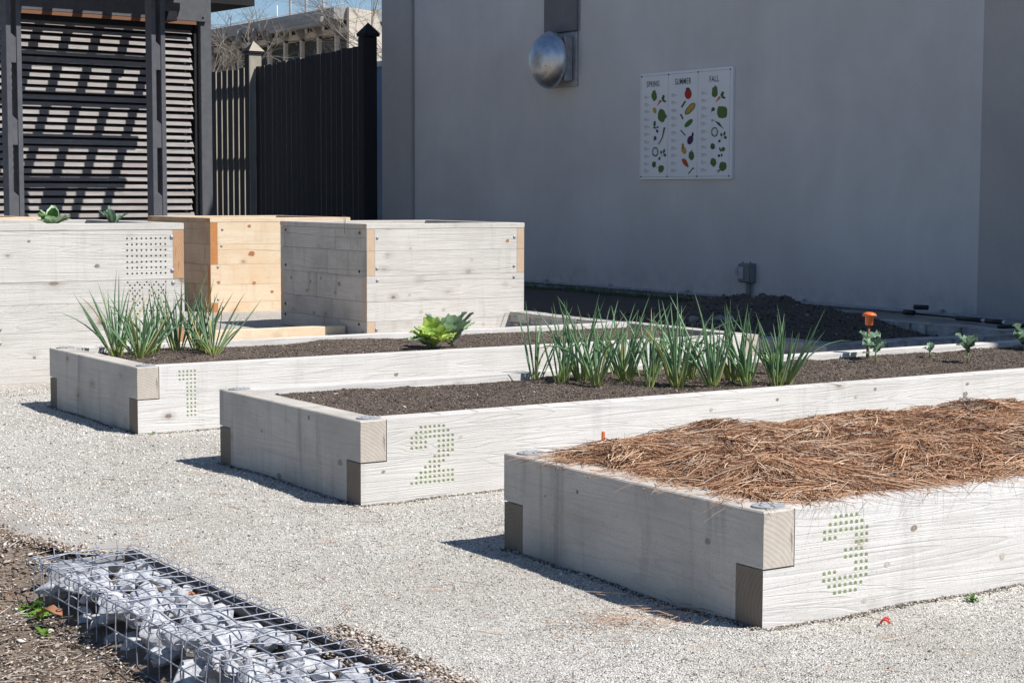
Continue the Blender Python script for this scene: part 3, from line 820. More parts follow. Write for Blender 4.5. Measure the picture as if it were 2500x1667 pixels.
# pine straw heap in bed 3
x, y, z, L = BEDS[0]
def straw_h(X, Y):
    u = np.clip((X - x - .07) / .30, 0, 1); v = np.clip((Y - y - .03) / .24, 0, 1) * np.clip((y + BW - .03 - Y) / .22, 0, 1)
    v = np.sqrt(np.clip(v, 0, 1)); u = np.sqrt(u)
    return .270 + (.056 + .014 * np.clip((X - x - 1) / 1.5, 0, 1) + hnoise(X, Y, 9, 3.6, 2) * .055 + np.abs(hnoise(X, Y, 19, 7.5, 2)) * .075) * u * v
xs = np.arange(x + .06, x + L, .03); ys = np.linspace(y + .03, y + BW - .03, 40)
o = grid_mesh('straw_mound', xs, ys, lambda X, Y: straw_h(X, Y) - .012, straw_under); tag(o, 'dark packed core of the pine straw heap in bed 3', 'pine straw', kind='stuff')
def needles(n, xr, seed, lift=.0, ln=(.08, .20), wid=(.0008, .0015), up_=(-.15, .25)):
    X0 = rng.uniform(xr[0], xr[1], n); Y0 = rng.uniform(y + .06, y + BW - .10, n)
    # tufts share a direction
    cell = hnoise(X0, Y0, seed, 7.0, 2) * 9
    a = cell + rng.normal(0, .42, n)
    D = np.stack([np.cos(a), np.sin(a), rng.uniform(*up_, n)], 1); D /= np.linalg.norm(D, axis=1, keepdims=True)
    ln_ = rng.uniform(*ln, n)
    B = np.stack([rng.uniform(-.45, .45, n), rng.uniform(-.45, .45, n), rng.uniform(-.35, .05, n)], 1)
    P0 = np.stack([X0, Y0, straw_h(X0, Y0) + rng.uniform(-.016, .020, n) + lift], 1)
    # keep both tips above the heap surface
    E = P0 + (D + B) * ln_[:, None]
    inb = (E[:, 1] < y + BW + .04) & (E[:, 1] > y - .03) & (E[:, 0] > x - .02)
    P0, D, B, ln_, E = P0[inb], D[inb], B[inb], ln_[inb], E[inb]
    zs_ = straw_h(E[:, 0], E[:, 1]) + rng.uniform(-.008, .014, len(E)) + lift
    zs_ = np.maximum(zs_, .302)
    D[:, 2] += (zs_ - E[:, 2]) / ln_ * .85
    return P0, D, ln_, rng.uniform(*wid, len(P0)), B
a1 = needles(27000, (x + .04, x + 3.0), 31, wid=(.0009, .0018)); a2 = needles(6000, (x + 3.0, x + 6.2), 32)
A = [np.concatenate([p, q]) for p, q in zip(a1, a2)]
o = ribbons('pine_straw', A[0], A[1], A[2], A[3], A[4], straw_m); tag(o, 'tangled reddish brown pine straw heaped over bed 3', 'pine straw', kind='stuff')
# stray needles standing up at the edge of the heap
n = 700
X0 = rng.uniform(x + .08, x + 3.2, n); Y0 = y + BW - .14 + rng.uniform(-.06, .04, n)
a = rng.uniform(0, 6.28, n); D = np.stack([np.cos(a), np.sin(a), rng.uniform(.3, 1.2, n)], 1); D /= np.linalg.norm(D, axis=1, keepdims=True)
o = ribbons('loose_straw_ends', np.stack([X0, Y0, straw_h(X0, Y0)], 1), D, rng.uniform(.03, .11, n), rng.uniform(.0005, .0010, n), np.stack([rng.uniform(-.5, .5, n), rng.uniform(-.5, .5, n), rng.uniform(-.9, -.1, n)], 1), straw_m)
tag(o, 'single pine needles sticking up along the back of the straw heap', 'pine needles', kind='stuff')
n = 330
X0 = np.concatenate([rng.uniform(x + .02, x + .12, 130), rng.uniform(x + .1, x + 3.0, 200)]); Y0 = np.concatenate([rng.uniform(y + .1, y + BW - .1, 130), y + rng.uniform(.02, .10, 200)])
a = np.concatenate([rng.normal(3.14, .9, 130), rng.normal(-1.57, .9, 200)])
D = np.stack([np.cos(a), np.sin(a), rng.uniform(-.1, .25, n)], 1)
o = ribbons('overhanging_straw', np.stack([X0, Y0, np.full(n, .306)], 1), D, rng.uniform(.03, .11, n), rng.uniform(.0006, .0011, n), np.stack([rng.uniform(-.4, .4, n), rng.uniform(-.3, .3, n), rng.uniform(-.5, 0, n)], 1), straw_m)
tag(o, 'stray pine needles hanging over the rim of bed 3', 'pine needles', kind='stuff')
# orange marker in the straw
m_ = MB(); m_.box(3.30, 3.310, 4.52, 4.526, .28, .352, jig=.001)
tag(m_.build('marker_stake', orange_m), 'small orange plastic stake at the left end of the pine straw', 'stake')

# ------------------------------------------------------------------ tall planters
def bolt_on(parent, p, axis, mat=galv_dull, r=.0125):
    b = MB(); b.lathe([(0, r), (.003, r * .95), (.007, r * .55), (.009, r * .1)], p, axis, 12); b.build('bolt', mat, parent)

def tall_planter(x, y, L, W, H, label, boards, mx, my, me, bolts_front=(), bolts_side=(), holes=None, capmat=None, soil=True, z=0.0, group='tall timber planters'):
    """boards: list of (z0, z1) from bottom to top; alternate courses lap at the corners"""
    t = empty('tall_planter', label, 'planter', (x, y, z), group=group)
    T = .070; cap = .040; g = .0008
    for i, (z0, z1, crs) in enumerate(boards):
        lap = crs % 2 == 0      # top course: end grain of the side boards shows on the front
        for side in (0, 1):
            y0, y1 = (0, T) if side == 0 else (W - T, W)
            x0, x1 = (T + g, L - T - g) if lap else (0, L)
            b = MB()
            hs = holes[i] if (holes and side == 0 and i in holes) else None
            if hs:
                hl = [(hx - x, hz - z) for hx, hz in hs[0]]
                drilled_face(b, x0, x1, z0 + g, z1 - g, y0, hl, hs[1], hs[2], .014, 0, 2)
                b.quad((x0, y1, z0 + g), (x1, y1, z0 + g), (x1, y1, z1 - g), (x0, y1, z1 - g))
                b.quad((x0, y0, z1 - g), (x1, y0, z1 - g), (x1, y1, z1 - g), (x0, y1, z1 - g)); b.quad((x0, y0, z0 + g), (x1, y0, z0 + g), (x1, y1, z0 + g), (x0, y1, z0 + g))
                for xx in (x0, x1): b.quad((xx, y0, z0 + g), (xx, y1, z0 + g), (xx, y1, z1 - g), (xx, y0, z1 - g), 1)
            else:
                b.box(x0, x1, y0, y1, z0 + g, z1 - g, ends=0, bev=.0015)
            b.build('board', [mx, me, hole_dark], t)
            x0, x1 = (0, T) if side == 0 else (L - T, L)
            y0, y1 = (0, W) if lap else (T + g, W - T - g)
            b = MB(); b.box(x0, x1, y0, y1, z0 + g, z1 - g, ends=1, bev=.0015); b.build('board', [my, me], t)
    zc0, zc1 = H - cap, H
    o_ = .002
    for (a, b_, c, d_, mt, e) in ((-o_, L + o_, -o_, .105, mx, 0), (-o_, L + o_, W - .105, W + o_, mx, 0), (-o_, .105, .1065, W - .1065, my, 1), (L - .105, L + o_, .1065, W - .1065, my, 1)):
        b = MB(); b.box(a, b_, c, d_, zc0 + .001, zc1, ends=e, bev=.002); b.build('cap_rail', [mt, me if mt is mx else mt], t)
    for p in bolts_front: bolt_on(t, (p[0] - x, -.001, p[1] - z), (0, -1, 0))
    for p in bolts_side: bolt_on(t, (-.001, p[0] - y, p[1] - z), (-1, 0, 0), rust_m)
    if soil:
        s_ = grid_mesh('planter_soil', np.linspace(x + T + .01, x + L - T - .01, 20), np.linspace(y + T + .01, y + W - T - .01, 20), lambda X, Y: z + H - .10 + hnoise(X, Y, 4, 5) * .02, soil_m)
        tag(s_, 'dark potting soil inside the ' + label.split(',')[0], 'soil', kind='stuff')
    return t

BH2 = .859
pl_big = tall_planter(6.498, 11.961, 1.439, 1.497, BH2, 'big greyed timber planter in front of the grey wall, right of the orange one',
    [(0.0, .1105, 0), (.1105, .262, 1), (.262, .4585, 1), (.4585, .650, 2), (.650, BH2 - .04, 2)], wood_x2, wood_y, tone_end, z=.003,
    bolts_front=[(6.59, .756), (6.587, .522), (6.589, .431), (6.58, .053), (7.843, .75), (7.839, .518), (7.839, .429), (7.832, .142)],
    bolts_side=[(13.353, .79), (12.071, .792), (13.358, .501), (12.078, .496), (13.368, .18), (13.37, .093), (12.087, .089)])
hx0, hx1 = 3.858, 4.097
H0 = [(hx0 + i * (hx1 - hx0) / 8, .825 - j * .0345) for j in range(7) for i in range(9)]
star = ['#...#...#...#...#', '.#.#.#.#.#.#.#.#.', '..#...#...#...#..', '.#.#.#...#...#.#.', '#.#.#......#..#.#', '...#.#....#..#...', '..#...#......#...', '...#.#.....#...#.', '....#...#....#...', '..#...#...#...#..', '...#.#.#.#.#.#...', '....#...#...#....']
px1 = (hx1 - hx0) / 16
HA = [(hx0 + i * px1, .566 - j * .0165) for j, r_ in enumerate(star[:7]) for i, ch in enumerate(r_) if ch == '#']
HB = [(hx0 + i * px1, .566 - (j + 7) * .0165 - .006) for j, r_ in enumerate(star[7:]) for i, ch in enumerate(r_) if ch == '#']
worn_end = m_endgrain('worn orange end grain', (.56, .36, .22), (.34, .17, .08))
pl_left = tall_planter(2.55, 10.057, 1.665, 1.50, .915, 'long greyed timber planter at the left edge, drilled with a square grid of holes',
    [(-.02, .290, 0), (.290, .452, 1), (.452, .582, 1), (.582, .875, 2)], wood_x2, wood_y, worn_end, z=0.0,
    bolts_front=[(4.138, .832), (4.14, .633), (4.145, .559), (3.091, .319), (3.089, .24)],
    holes={3: (H0, ((hx1 - hx0) / 8, .0345), .0062), 2: (HA, (px1, .0165), .0056), 1: (HB, (px1, .0165), .0056)})
pl_mid = tall_planter(6.60, 15.13, 1.44, 1.50, .862, 'fresh orange toned timber planter half hidden behind the big grey one',
    [(-.01, .085, 0), (.085, .25, 1), (.25, .435, 1), (.435, .62, 2), (.62, .822, 2)], fresh_x, fresh_y, fresh_end,
    bolts_front=[(6.721, .759), (6.711, .609), (6.673, .415), (6.673, .118), (6.72, .045)])
tall_planter(3.35, 14.6, 1.50, 1.50, .885, 'fresh timber planter peeping over the left planter behind the collards',
    [(-.01, .085, 0), (.085, .435, 1), (.435, .845, 2)], fresh_x, fresh_y, fresh_end, soil=False)
# low fresh timber between bed 1 and the planters
t = empty('low_timber_bed', 'low bed of fresh timber butted against the left side of the big planter', 'raised bed', (4.6, 12.28, 0))
b = MB(); b.box(0, 1.885, 0, .10, -.05, .068, ends=0, bev=.003); b.build('long_board', [fresh_x, wood_y], t)
b = MB(); b.box(.0, .1, .1015, 1.1, -.05, .065, ends=1, bev=.003); b.build('end_board', [fresh_y, tone_end], t)
# knots, each a slightly raised inlay of darker wood
knot_grey = m_endgrain('grey knot', (.42, .36, .31), (.13, .10, .08))
knot_faint = m_endgrain('faint knot', (.60, .55, .50), (.34, .28, .24))
knot_orange = m_endgrain('orange knot', (.50, .24, .11), (.26, .10, .04))
kr = random.Random(12)
def knot(parent, origin, axis, a, z, r, mat):
    b = MB(); n = 13; asp = kr.uniform(.65, 1.0); off = .0009
    P_ = []
    for i in range(n):
        t_ = 2 * math.pi * i / n; q = r * kr.uniform(.86, 1.1)
        u, v = q * math.cos(t_) * (1.25 if kr.random() < .2 else 1.0), q * asp * math.sin(t_)
        P_.append((a + u - (origin[0] if axis == 'y' else origin[1]), z + v - origin[2]))
    if axis == 'y': b.poly([(p[0], -off, p[1]) for p in P_])
    else: b.poly([(-off - .001, p[0], p[1]) for p in P_])
    b.build('knot', mat, parent)
for a_, z_, r_k, mk in ((3.51, .207, .0105, knot_grey), (3.411, .119, .011, knot_faint), (3.33, .03, .009, knot_faint), (3.86, .09, .010, knot_faint)): knot(bed3, BEDS[0], 'y', a_, z_, r_k, mk)
for a_, z_, r_k, mk in ((4.321, .107, .010, knot_faint), (4.195, .236, .006, knot_grey), (4.073, .159, .013, knot_faint), (3.823, .096, .012, knot_faint), (3.60, .19, .011, knot_grey), (4.36, .20, .005, knot_grey)): knot(bed3, BEDS[0], 'x', a_, z_, r_k, mk)
for a_, z_, r_k, mk in ((3.371, .215, .008, knot_faint), (3.05, .115, .007, knot_grey), (5.455, .271, .009, knot_grey), (6.01, .217, .016, knot_grey), (5.343, .245, .009, knot_faint), (4.55, .24, .009, knot_faint), (4.9, .26, .008, knot_grey), (6.02, .262, .010, knot_grey), (5.0, .17, .010, knot_faint)): knot(bed2, BEDS[1], 'y', a_, z_, r_k, mk)
for a_, z_, r_k, mk in ((5.649, .136, .016, knot_grey), (6.152, .018, .018, knot_grey), (5.898, .270, .009, knot_grey), (6.306, .174, .007, knot_grey), (6.05, .05, .008, knot_faint)): knot(bed2, BEDS[1], 'x', a_, z_, r_k, mk)
for a_, z_, r_k, mk in ((3.62, .10, .013, knot_faint), (4.35, .20, .012, knot_grey)): knot(bed1, BEDS[2], 'y', a_, z_, r_k, mk)
for i, (a_, z_) in enumerate([(6.882, 0.673), (6.676, 0.61), (7.776, 0.719), (7.441, 0.573), (6.871, 0.312), (6.975, 0.175), (7.181, 0.188), (7.551, 0.058)]): knot(pl_big, (6.498, 11.961, .003), 'y', a_, z_, .017 if i in (2, 5, 6, 7) else .012, knot_orange if i == 2 else knot_faint)
for i, (a_, z_) in enumerate([(13.257, 0.4), (12.911, 0.385), (12.727, 0.417), (12.412, 0.387), (12.978, 0.307), (12.849, 0.135)]): knot(pl_big, (6.498, 11.961, .003), 'x', a_, z_, .024 if i == 3 else .017, knot_grey)
for i, (a_, z_) in enumerate([(6.989, 0.787), (7.011, 0.532), (6.677, 0.273), (7.033, 0.258), (7.214, 0.173)]): knot(pl_mid, (6.60, 15.13, 0), 'y', a_, z_, .030 if i == 1 else .018, knot_orange)
for i, (a_, z_) in enumerate([(3.269, 0.817), (3.673, 0.668), (3.289, 0.148)]): knot(pl_left, (2.55, 10.057, 0), 'y', a_, z_, .016 if i == 1 else .010, knot_grey)
# dead sprig in the big planter
m_ = MB()
for dx, h_ in ((-.012, .085), (.004, .05), (.016, .075)):
    m_.tube([(6.462, 12.25, BH2 - .08), (6.462 + dx * .5, 12.25, BH2 + h_ * .4), (6.462 + dx, 12.25 + dx, BH2 + h_ * .75)], .0015, 5)
tag(m_.build('dead_sprig', bark_m), 'small dry sprig standing at the rim of the big planter', 'sprig')

# ------------------------------------------------------------------ plants
def leaf_strip(mb, base, az, length, width, tilt, curl, ruffle=0.0, nl=7, nw=4, fold=.25, petiole=.25, mi=0, seed=0):
    """a broad leaf from base going out at azimuth az, rising at tilt then curling over"""
    r_ = random.Random(seed)
    d = Vector((math.cos(az), math.sin(az), 0)); side = Vector((-math.sin(az), math.cos(az), 0))
    p = Vector(base); el = tilt
    st = len(mb.v); step = length / nl
    ph = r_.uniform(0, 6)
    for i in range(nl + 1):
        t = i / nl
        wd = width * (0.10 if t < petiole * .8 else math.sin(math.pi * min(1, max(0, (t - petiole * .8) / (1.0 - petiole * .8) * .88 + .10))) ** .7)
        if i == nl: wd = width * .25
        nrm = Vector((-math.sin(el) * d.x, -math.sin(el) * d.y, math.cos(el)))
        for j in range(nw + 1):
            s_ = (j / nw - .5) * 2
            rf = ruffle * abs(s_) ** 2 * math.sin(ph + i * 2.3 + j * 1.9) * width
            q = p + side * (s_ * wd * .5 * (1 + ruffle * .5 * math.sin(i * 3.1 + j + ph))) + nrm * (abs(s_) * wd * fold + rf)
            mb.v.append(tuple(q))
        p = p + (d * math.cos(el) + Vector((0, 0, 1)) * math.sin(el)) * step
        el -= curl / nl
    for i in range(nl):
        for j in range(nw):
            a = st + i * (nw + 1) + j
            mb.f.append((a, a + 1, a + nw + 2, a + nw + 1)); mb.m.append(mi); mb.sm.append(True)

def scallion(x, y, z, nleaf, hmax, spread, label, seed, lean=(0, 0)):
    r_ = random.Random(seed)
    lean = (lean[0] + r_.gauss(0, .09), lean[1] + r_.gauss(0, .09)); spread *= r_.uniform(.9, 1.3); nleaf = nleaf * r_.uniform(.8, 1.25)
    t = empty('scallion', label, 'scallion', (x, y, z), group='scallion clumps in the raised beds')
    for k in range(int(nleaf * 1.9)):
        az = r_.uniform(0, 6.283); ln = hmax * r_.uniform(.55, 1.12)
        out = r_.random() ** .7
        th = .04 + spread * .75 * out
        bx, by = math.cos(az) * .020 * out + r_.uniform(-.012, .012), math.sin(az) * .020 * out + r_.uniform(-.012, .012)
        p = Vector((bx, by, -.01)); dx, dy = math.cos(az), math.sin(az)
        pts = [p.copy()]; rad0 = r_.uniform(.0034, .0060)
        q_ = r_.random()
        bend = r_.uniform(-.25, .22) if q_ < .66 else (r_.uniform(.3, .8) if q_ < .90 else r_.uniform(1.1, 1.9))
        nseg = 7; side_w = r_.uniform(-.10, .10)
        for i in range(nseg):
            th_i = th + bend * (i / nseg) ** 1.5
            stp = ln / nseg
            sw = side_w * math.sin(i * .9)
            p = p + Vector((math.sin(th_i) * dx + lean[0] * i / nseg - dy * sw, math.sin(th_i) * dy + lean[1] * i / nseg + dx * sw, math.cos(th_i))) * stp
            if p.z < .006: p.z = .006
            pts.append(p.copy())
        rr = [rad0 * f for f in (.62, .85, 1.0, 1.0, .88, .70, .42, .06)]
        b = MB(); b.tube(pts, rr, 6, cap=False); b.build('leaf', sc_yellow if r_.random() < .09 else sc_leaf, t, fix=False)
    return t

place1 = [
 ((3.24, 8.60), 13, .40, .80, 'scallion clump furthest left in the rear bed, leaning over its rim'),
 ((3.28, 8.40), 12, .38, .85, 'big scallion clump nearest the left end board of the rear bed'),
 ((3.42, 8.58), 10, .36, .65, 'scallion clump behind the big left one in the rear bed'),
 ((3.56, 8.60), 9, .40, .45, 'upright scallion clump in the middle of the rear bed group'),
 ((3.65, 8.54), 9, .38, .50, 'scallion clump standing in front of the orange planter, rear bed'),
 ((3.66, 8.38), 10, .36, .75, 'rightmost scallion clump of the rear bed'),
]
ai = 0
for (px, py), nl_, h_, s_, lb in place1:
    scallion(px, py, .283, nl_, h_, s_, lb, 100 + ai); ai += 1
place2 = [
 ((4.41, 6.55), 6, .34, .60, 'thin scallion clump furthest left in the middle bed'),
 ((4.45, 6.40), 8, .30, .55, 'scallion clump second from the left in the middle bed'),
 ((4.57, 6.42), 14, .38, .62, 'widest scallion clump, third from the left in the middle bed'),
 ((4.53, 6.25), 11, .36, .6, 'scallion clump at the front below the widest one, middle bed'),
 ((4.70, 6.27), 12, .37, .55, 'tall scallion clump right of the widest one, middle bed'),
 ((4.82, 6.48), 9, .32, .5, 'scallion clump at the back left of the row, middle bed'),
 ((4.92, 6.36), 9, .33, .5, 'scallion clump at the back in the centre of the middle bed'),
 ((4.65, 6.04), 7, .24, .55, 'short scallion clump nearest the drilled side, middle bed'),
 ((4.79, 6.02), 14, .37, .5, 'dense tall scallion clump right of the short one, middle bed'),
 ((5.00, 6.18), 9, .30, .5, 'smaller scallion clump behind the tallest one, middle bed'),
 ((4.89, 5.90), 13, .39, .5, 'tallest scallion clump, with two upright spikes, middle bed'),
 ((5.12, 6.03), 9, .33, .5, 'scallion clump at the back right of the row, middle bed'),
 ((5.05, 5.86), 11, .34, .5, 'scallion clump third from the right along the middle bed'),
 ((5.16, 5.80), 9, .28, .6, 'scallion clump second from the right along the middle bed'),
 ((5.25, 5.85), 12, .36, .75, 'rightmost scallion clump with leaves leaning right, middle bed'),
]
for i, ((px, py), nl_, h_, s_, lb) in enumerate(place2):
    scallion(px, py, .280, nl_, h_, s_, lb, 200 + i, lean=(.12, -.06) if i in (2, 4, 14, 8) else (.03, 0))

def leafy(name, x, y, z, leaves, mat, label, cat, stemh=0.0, group=None, seed=1, smat=stem_m):
    t = empty(name, label, cat, (x, y, z), group=group)
    r_ = random.Random(seed)
    if stemh > 0:
        b = MB(); b.tube([(0, 0, -.01), (.003, .002, stemh * .5), (0, .0, stemh)], [.005, .004, .0035], 6); b.build('stem', smat, t)
    for k, (az, ln, wd, tilt, curl, ruf, hz) in enumerate(leaves):
        b = MB(); leaf_strip(b, (0, 0, hz), az, ln, wd, tilt, curl, ruf, nl=8, nw=6, fold=.16, seed=seed * 31 + k, petiole=.25 if wd < ln * .8 else .12)
        b.build('leaf', mat[k % len(mat)] if isinstance(mat, list) else mat, t, fix=False)
    return t

def kale(x, y, z, h, n, label, seed, sc=1.0, stem=True):
    r_ = random.Random(seed)
    L = []
    for k in range(n):
        L.append((2.4 * k + r_.uniform(-.3, .3), sc * r_.uniform(.07, .10), sc * r_.uniform(.045, .065), r_.uniform(.7, 1.3), r_.uniform(.3, 1.0), .22, h * r_.uniform(.55, 1.0)))
    for k in range(2): L.append((r_.uniform(0, 6), .04 * sc, .02 * sc, .3, .6, .2, h * .25))
    return leafy('kale_seedling', x, y, z, L, kale_m, label, 'kale', stemh=h if stem else 0, group='kale seedlings in the middle bed', seed=seed)
kale(6.40, 6.50, .283, .085, 5, 'tall kale seedling directly under the orange cap', 11)
kale(6.31, 6.36, .283, .055, 5, 'bushy kale seedling just right of the capped rod', 12, .9)
kale(6.70, 6.37, .283, .035, 4, 'tiny pale kale seedling, smallest in the middle bed', 13, .55)
kale(6.68, 6.10, .283, .070, 6, 'upright kale seedling between the tiny one and the right edge', 14, 1.05)
kale(7.46, 6.42, .283, .035, 9, 'broad kale plant at the right edge of the photo', 15, 1.35)
leafy('lettuce', 5.44, 6.16, .280, [(i * 1.1, .10, .045, 1.25, .3, .15, 0) for i in range(5)], let_m, 'bright yellow green lettuce behind the rightmost scallions', 'lettuce', seed=5)
# lettuce + cabbage in the rear bed
r_ = random.Random(3)
leafy('lettuce', 4.77, 8.06, .282, [(r_.uniform(0, 6.28), r_.uniform(.11, .18), r_.uniform(.06, .095), r_.uniform(.45, 1.45), r_.uniform(.1, .7), .14, r_.uniform(0, .02)) for i in range(34)], [let_m, let_m, let_m, cab_m], 'light green lettuce at the rim of the rear bed beside the cabbage', 'lettuce', seed=6)
leafy('cabbage', 4.95, 8.16, .282, [(r_.uniform(0, 6.28), r_.uniform(.12, .19), r_.uniform(.09, .13), r_.uniform(.4, 1.4), r_.uniform(.0, .6), .08, r_.uniform(.0, .06)) for i in range(16)], [cab_m, cab_m, kale_m], 'blue green cabbage with broad leaves behind the lettuce, rear bed', 'cabbage', stemh=.06, seed=7)
# collards in the left planter
leafy('collard', 3.60, 10.62, .86, [(i * 2.4 + r_.uniform(-.3, .3), r_.uniform(.09, .15), r_.uniform(.065, .09), r_.uniform(.6, 1.45), r_.uniform(.2, .8), .05, .02) for i in range(15)], [cab_m, cab_m, dark_leaf], 'broad leaved collard on the left planter, the paler of the two', 'collard', seed=8)
leafy('collard', 3.985, 10.62, .86, [(r_.uniform(0, 6.28), r_.uniform(.10, .15), r_.uniform(.04, .055), r_.uniform(.8, 1.45), r_.uniform(.1, .6), .14, .02) for i in range(12)], kale_m, 'narrow dark leaved kale on the left planter, right of the collard', 'kale', seed=9)
# weeds
def weed(x, y, z, s_, n, label, seed, mat=weed_m):
    r_ = random.Random(seed)
    leafy('weed', x, y, z, [(r_.uniform(0, 6.28), s_ * r_.uniform(.6, 1), s_ * r_.uniform(.35, .55), r_.uniform(.2, 1.0), .5, .1, 0) for _ in range(n)], mat, label, 'weed', seed=seed, group='small weeds at ground level')
weed(3.661, 3.308, 0, .03, 12, 'tuft of low weed on the gravel below the number 3', 41, dark_leaf)
weed(1.751, 5.458, -.09, .045, 11, 'bright green weed in the leaf litter at the far left', 42)
weed(1.60, 4.96, -.09, .05, 10, 'clover like weed climbing at the gabion corner', 43)
weed(1.585, 4.84, -.09, .055, 12, 'leafy weed against the side of the gabion', 44)
weed(1.545, 4.70, -.10, .04, 7, 'lowest weed beside the gabion, on bare mulch', 45)
weed(3.05, 7.66, 0, .02, 6, 'tiny yellow weed at the foot of bed 1', 46)
weed(1.35, 3.75, -.14, .035, 12, 'mossy weed near the lower left corner', 47, dark_leaf)
weed(1.46, 3.62, -.14, .03, 10, 'small mossy weed in the shade of the gabion', 48, dark_leaf)

# capped rod
t = empty('capped_rod', 'rusty rod with orange mushroom cap standing in the middle bed', 'rebar cap', (6.42, 6.53, .28))
t.rotation_euler = (0, R(3), 0)
b = MB(); b.tube([(0, 0, -.05), (0, 0, .17)], .0065, 8); b.build('rod', rust_m, t)
b = MB(); b.lathe([(0, .018), (.002, .0195), (.045, .0215), (.047, .035), (.052, .0365), (.060, .030), (.066, .015), (.067, .003)], (0, 0, .162), (0, 0, 1), 20); b.build('cap', orange_m, t)
# red scrap
m_ = MB(); m_.tube([(3.282 + .014 * math.cos(a), 3.253 + .010 * math.sin(a), .008 + .006 * math.sin(2 * a)) for a in np.linspace(0, 5.2, 10)], .003, 6)
tag(m_.build('red_scrap', red_m), 'curled scrap of red plastic on the gravel near the number 3', 'litter')

# ------------------------------------------------------------------ grey building and things on its wall
WX = 11.2
t = empty('grey_building', 'tall plain grey stucco building filling the right of the photo', 'building', (WX, 10, 0))
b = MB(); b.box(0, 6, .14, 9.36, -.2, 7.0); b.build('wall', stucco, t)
b = MB(); b.box(-.035, .30, 9.385, 10.13, -.2, 7.0); b.build('corner_pier', stucco_shade, t)
b = MB()
b.poly([(-.002, .14, -.2), (-1.10, -8, -.2), (6, -8, -.2), (6, .14, -.2)]); b.poly([(-.002, .14, 7), (-1.10, -8, 7), (6, -8, 7), (6, .14, 7)])
pts = [(-.002, .139), (-1.10, -8), (6, -8), (6, .139)]
for i in range(4):
    a, c = pts[i], pts[(i + 1) % 4]; b.quad((a[0], a[1], -.2), (c[0], c[1], -.2), (c[0], c[1], 7), (a[0], a[1], 7))
b.build('side_wall', stucco_shade, t)
# rough footing below the pipe
b = MB(); st = len(b.v)
ysn = np.linspace(-2.2, 9.3, 120)
for i, yy in enumerate(ysn):
    j1, j2 = rnd.uniform(-.02, .02), rnd.uniform(-.012, .012)
    xo = -.02 if yy > .139 else -.02 + (yy - .139) * .135
    b.v += [(xo - .005, yy, .075 + rnd.uniform(-.004, .004)), (xo - .10 + j1, yy, .062 + j2), (xo - .14 + j1, yy, .01 + j2), (xo - .16, yy, -.1)]
for i in range(len(ysn) - 1):
    for k_ in range(3):
        a = st + i * 4 + k_
        b.f.append((a, a + 1, a + 5, a + 4)); b.m.append(0); b.sm.append(False)
b.build('footing', conc, t)
# pipe along the wall
t = empty('wall_pipe', 'thin grey conduit pipe running along the foot of the grey wall', 'pipe', (WX, 10, .10))
b = MB(); b.tube([(-.022, 9.36, -.002), (-.022, 5, .004), (-.022, .16, .0), (-.10, -.6, 0), (-.30, -2.2, 0)], .0165, 8); b.build('pipe', galv_dull, t)
for yy in (.5, 2.2, 3.9, 5.2, 6.4, 7.9):
    b = MB(); b.box(-.042, -.001, yy - .012, yy + .012, -.022, .040, bev=.002); b.build('clamp', galv_dull, t)
# electrical box
t = empty('outlet_box', 'grey electrical outlet box on a short conduit low on the wall', 'outlet', (WX, 12.97, .34))
b = MB(); b.box(-.075, -.001, -.085, .085, -.085, .10, bev=.008); b.build('box', box_grey, t)
b = MB(); b.box(-.095, -.0765, -.080, .080, -.078, .092, bev=.006); b.build('cover', box_grey, t)
b = MB(); b.box(-.105, -.0955, -.01, .062, -.05, .065, bev=.003); b.build('window', clear_m, t)
b = MB(); b.box(-.09, -.05, .086, .125, -.02, .06, bev=.004); b.build('side_latch', clear_m, t)
b = MB(); b.tube([(-.04, -.02, -.086), (-.04, -.02, -.18), (-.045, .01, -.26), (-.05, .05, -.30)], .024, 8); b.build('conduit', box_grey, t)
for yy in (-.055, .055):
    b = MB(); b.tube([(-.05, yy, .10), (-.05, yy, .118)], .006, 6); b.build('screw', box_grey, t)
# vent with duct
t = empty('wall_vent', 'round dull steel exhaust vent hood on a square plate', 'vent', (WX, 16.12, 2.545))
b = MB(); b.box(-.035, -.001, -.29, .29, -.30, .285, bev=.006); b.build('wall_plate', galv_dull, t)
b = MB(); b.box(-.14, -.036, -.235, .235, -.24, .235, bev=.01); b.build('box_collar', galv_dull, t)
b = MB(); b.lathe([(.035, .16), (.05, .215), (.075, .225), (.20, .225), (.20, .20)], (0, 0, -.01), (-1, 0, 0), 48); b.build('inner_drum', galv, t)
b = MB(); b.lathe([(.17, .290), (.172, .308), (.185, .312), (.215, .300), (.27, .262), (.305, .218), (.309, .210), (.312, .205), (.345, .17), (.365, .10), (.370, .01)], (0, 0, -.01), (-1, 0, 0), 64); dm = b.build('dome', galv, t)
for a in (.5, 1.9, 3.6, 5.1):
    b = MB(); b.lathe([(0, .011), (.012, .011), (.016, .004)], (-.330, .165 * math.cos(a), -.01 + .165 * math.sin(a)), (-1, 0, 0), 8); b.build('screw', black_plastic, dm)
t = empty('wall_duct', 'flat grey duct cover rising from the vent to the top', 'duct', (WX, 16.12, 2.86))
b = MB(); b.box(-.05, -.001, -.31, .31, -.02, 3.0, bev=.004); b.build('cover', m_noise('grey duct paint', (.155, .155, .165), (.18, .18, .19), 6, rough=.7, bump=.05), t)
for yy in (-.32, .32):
    b = MB(); b.box(-.02, -.001, min(yy, yy * .97), max(yy, yy * .97), -.02, 3.0); b.build('flange', galv_dull, t)

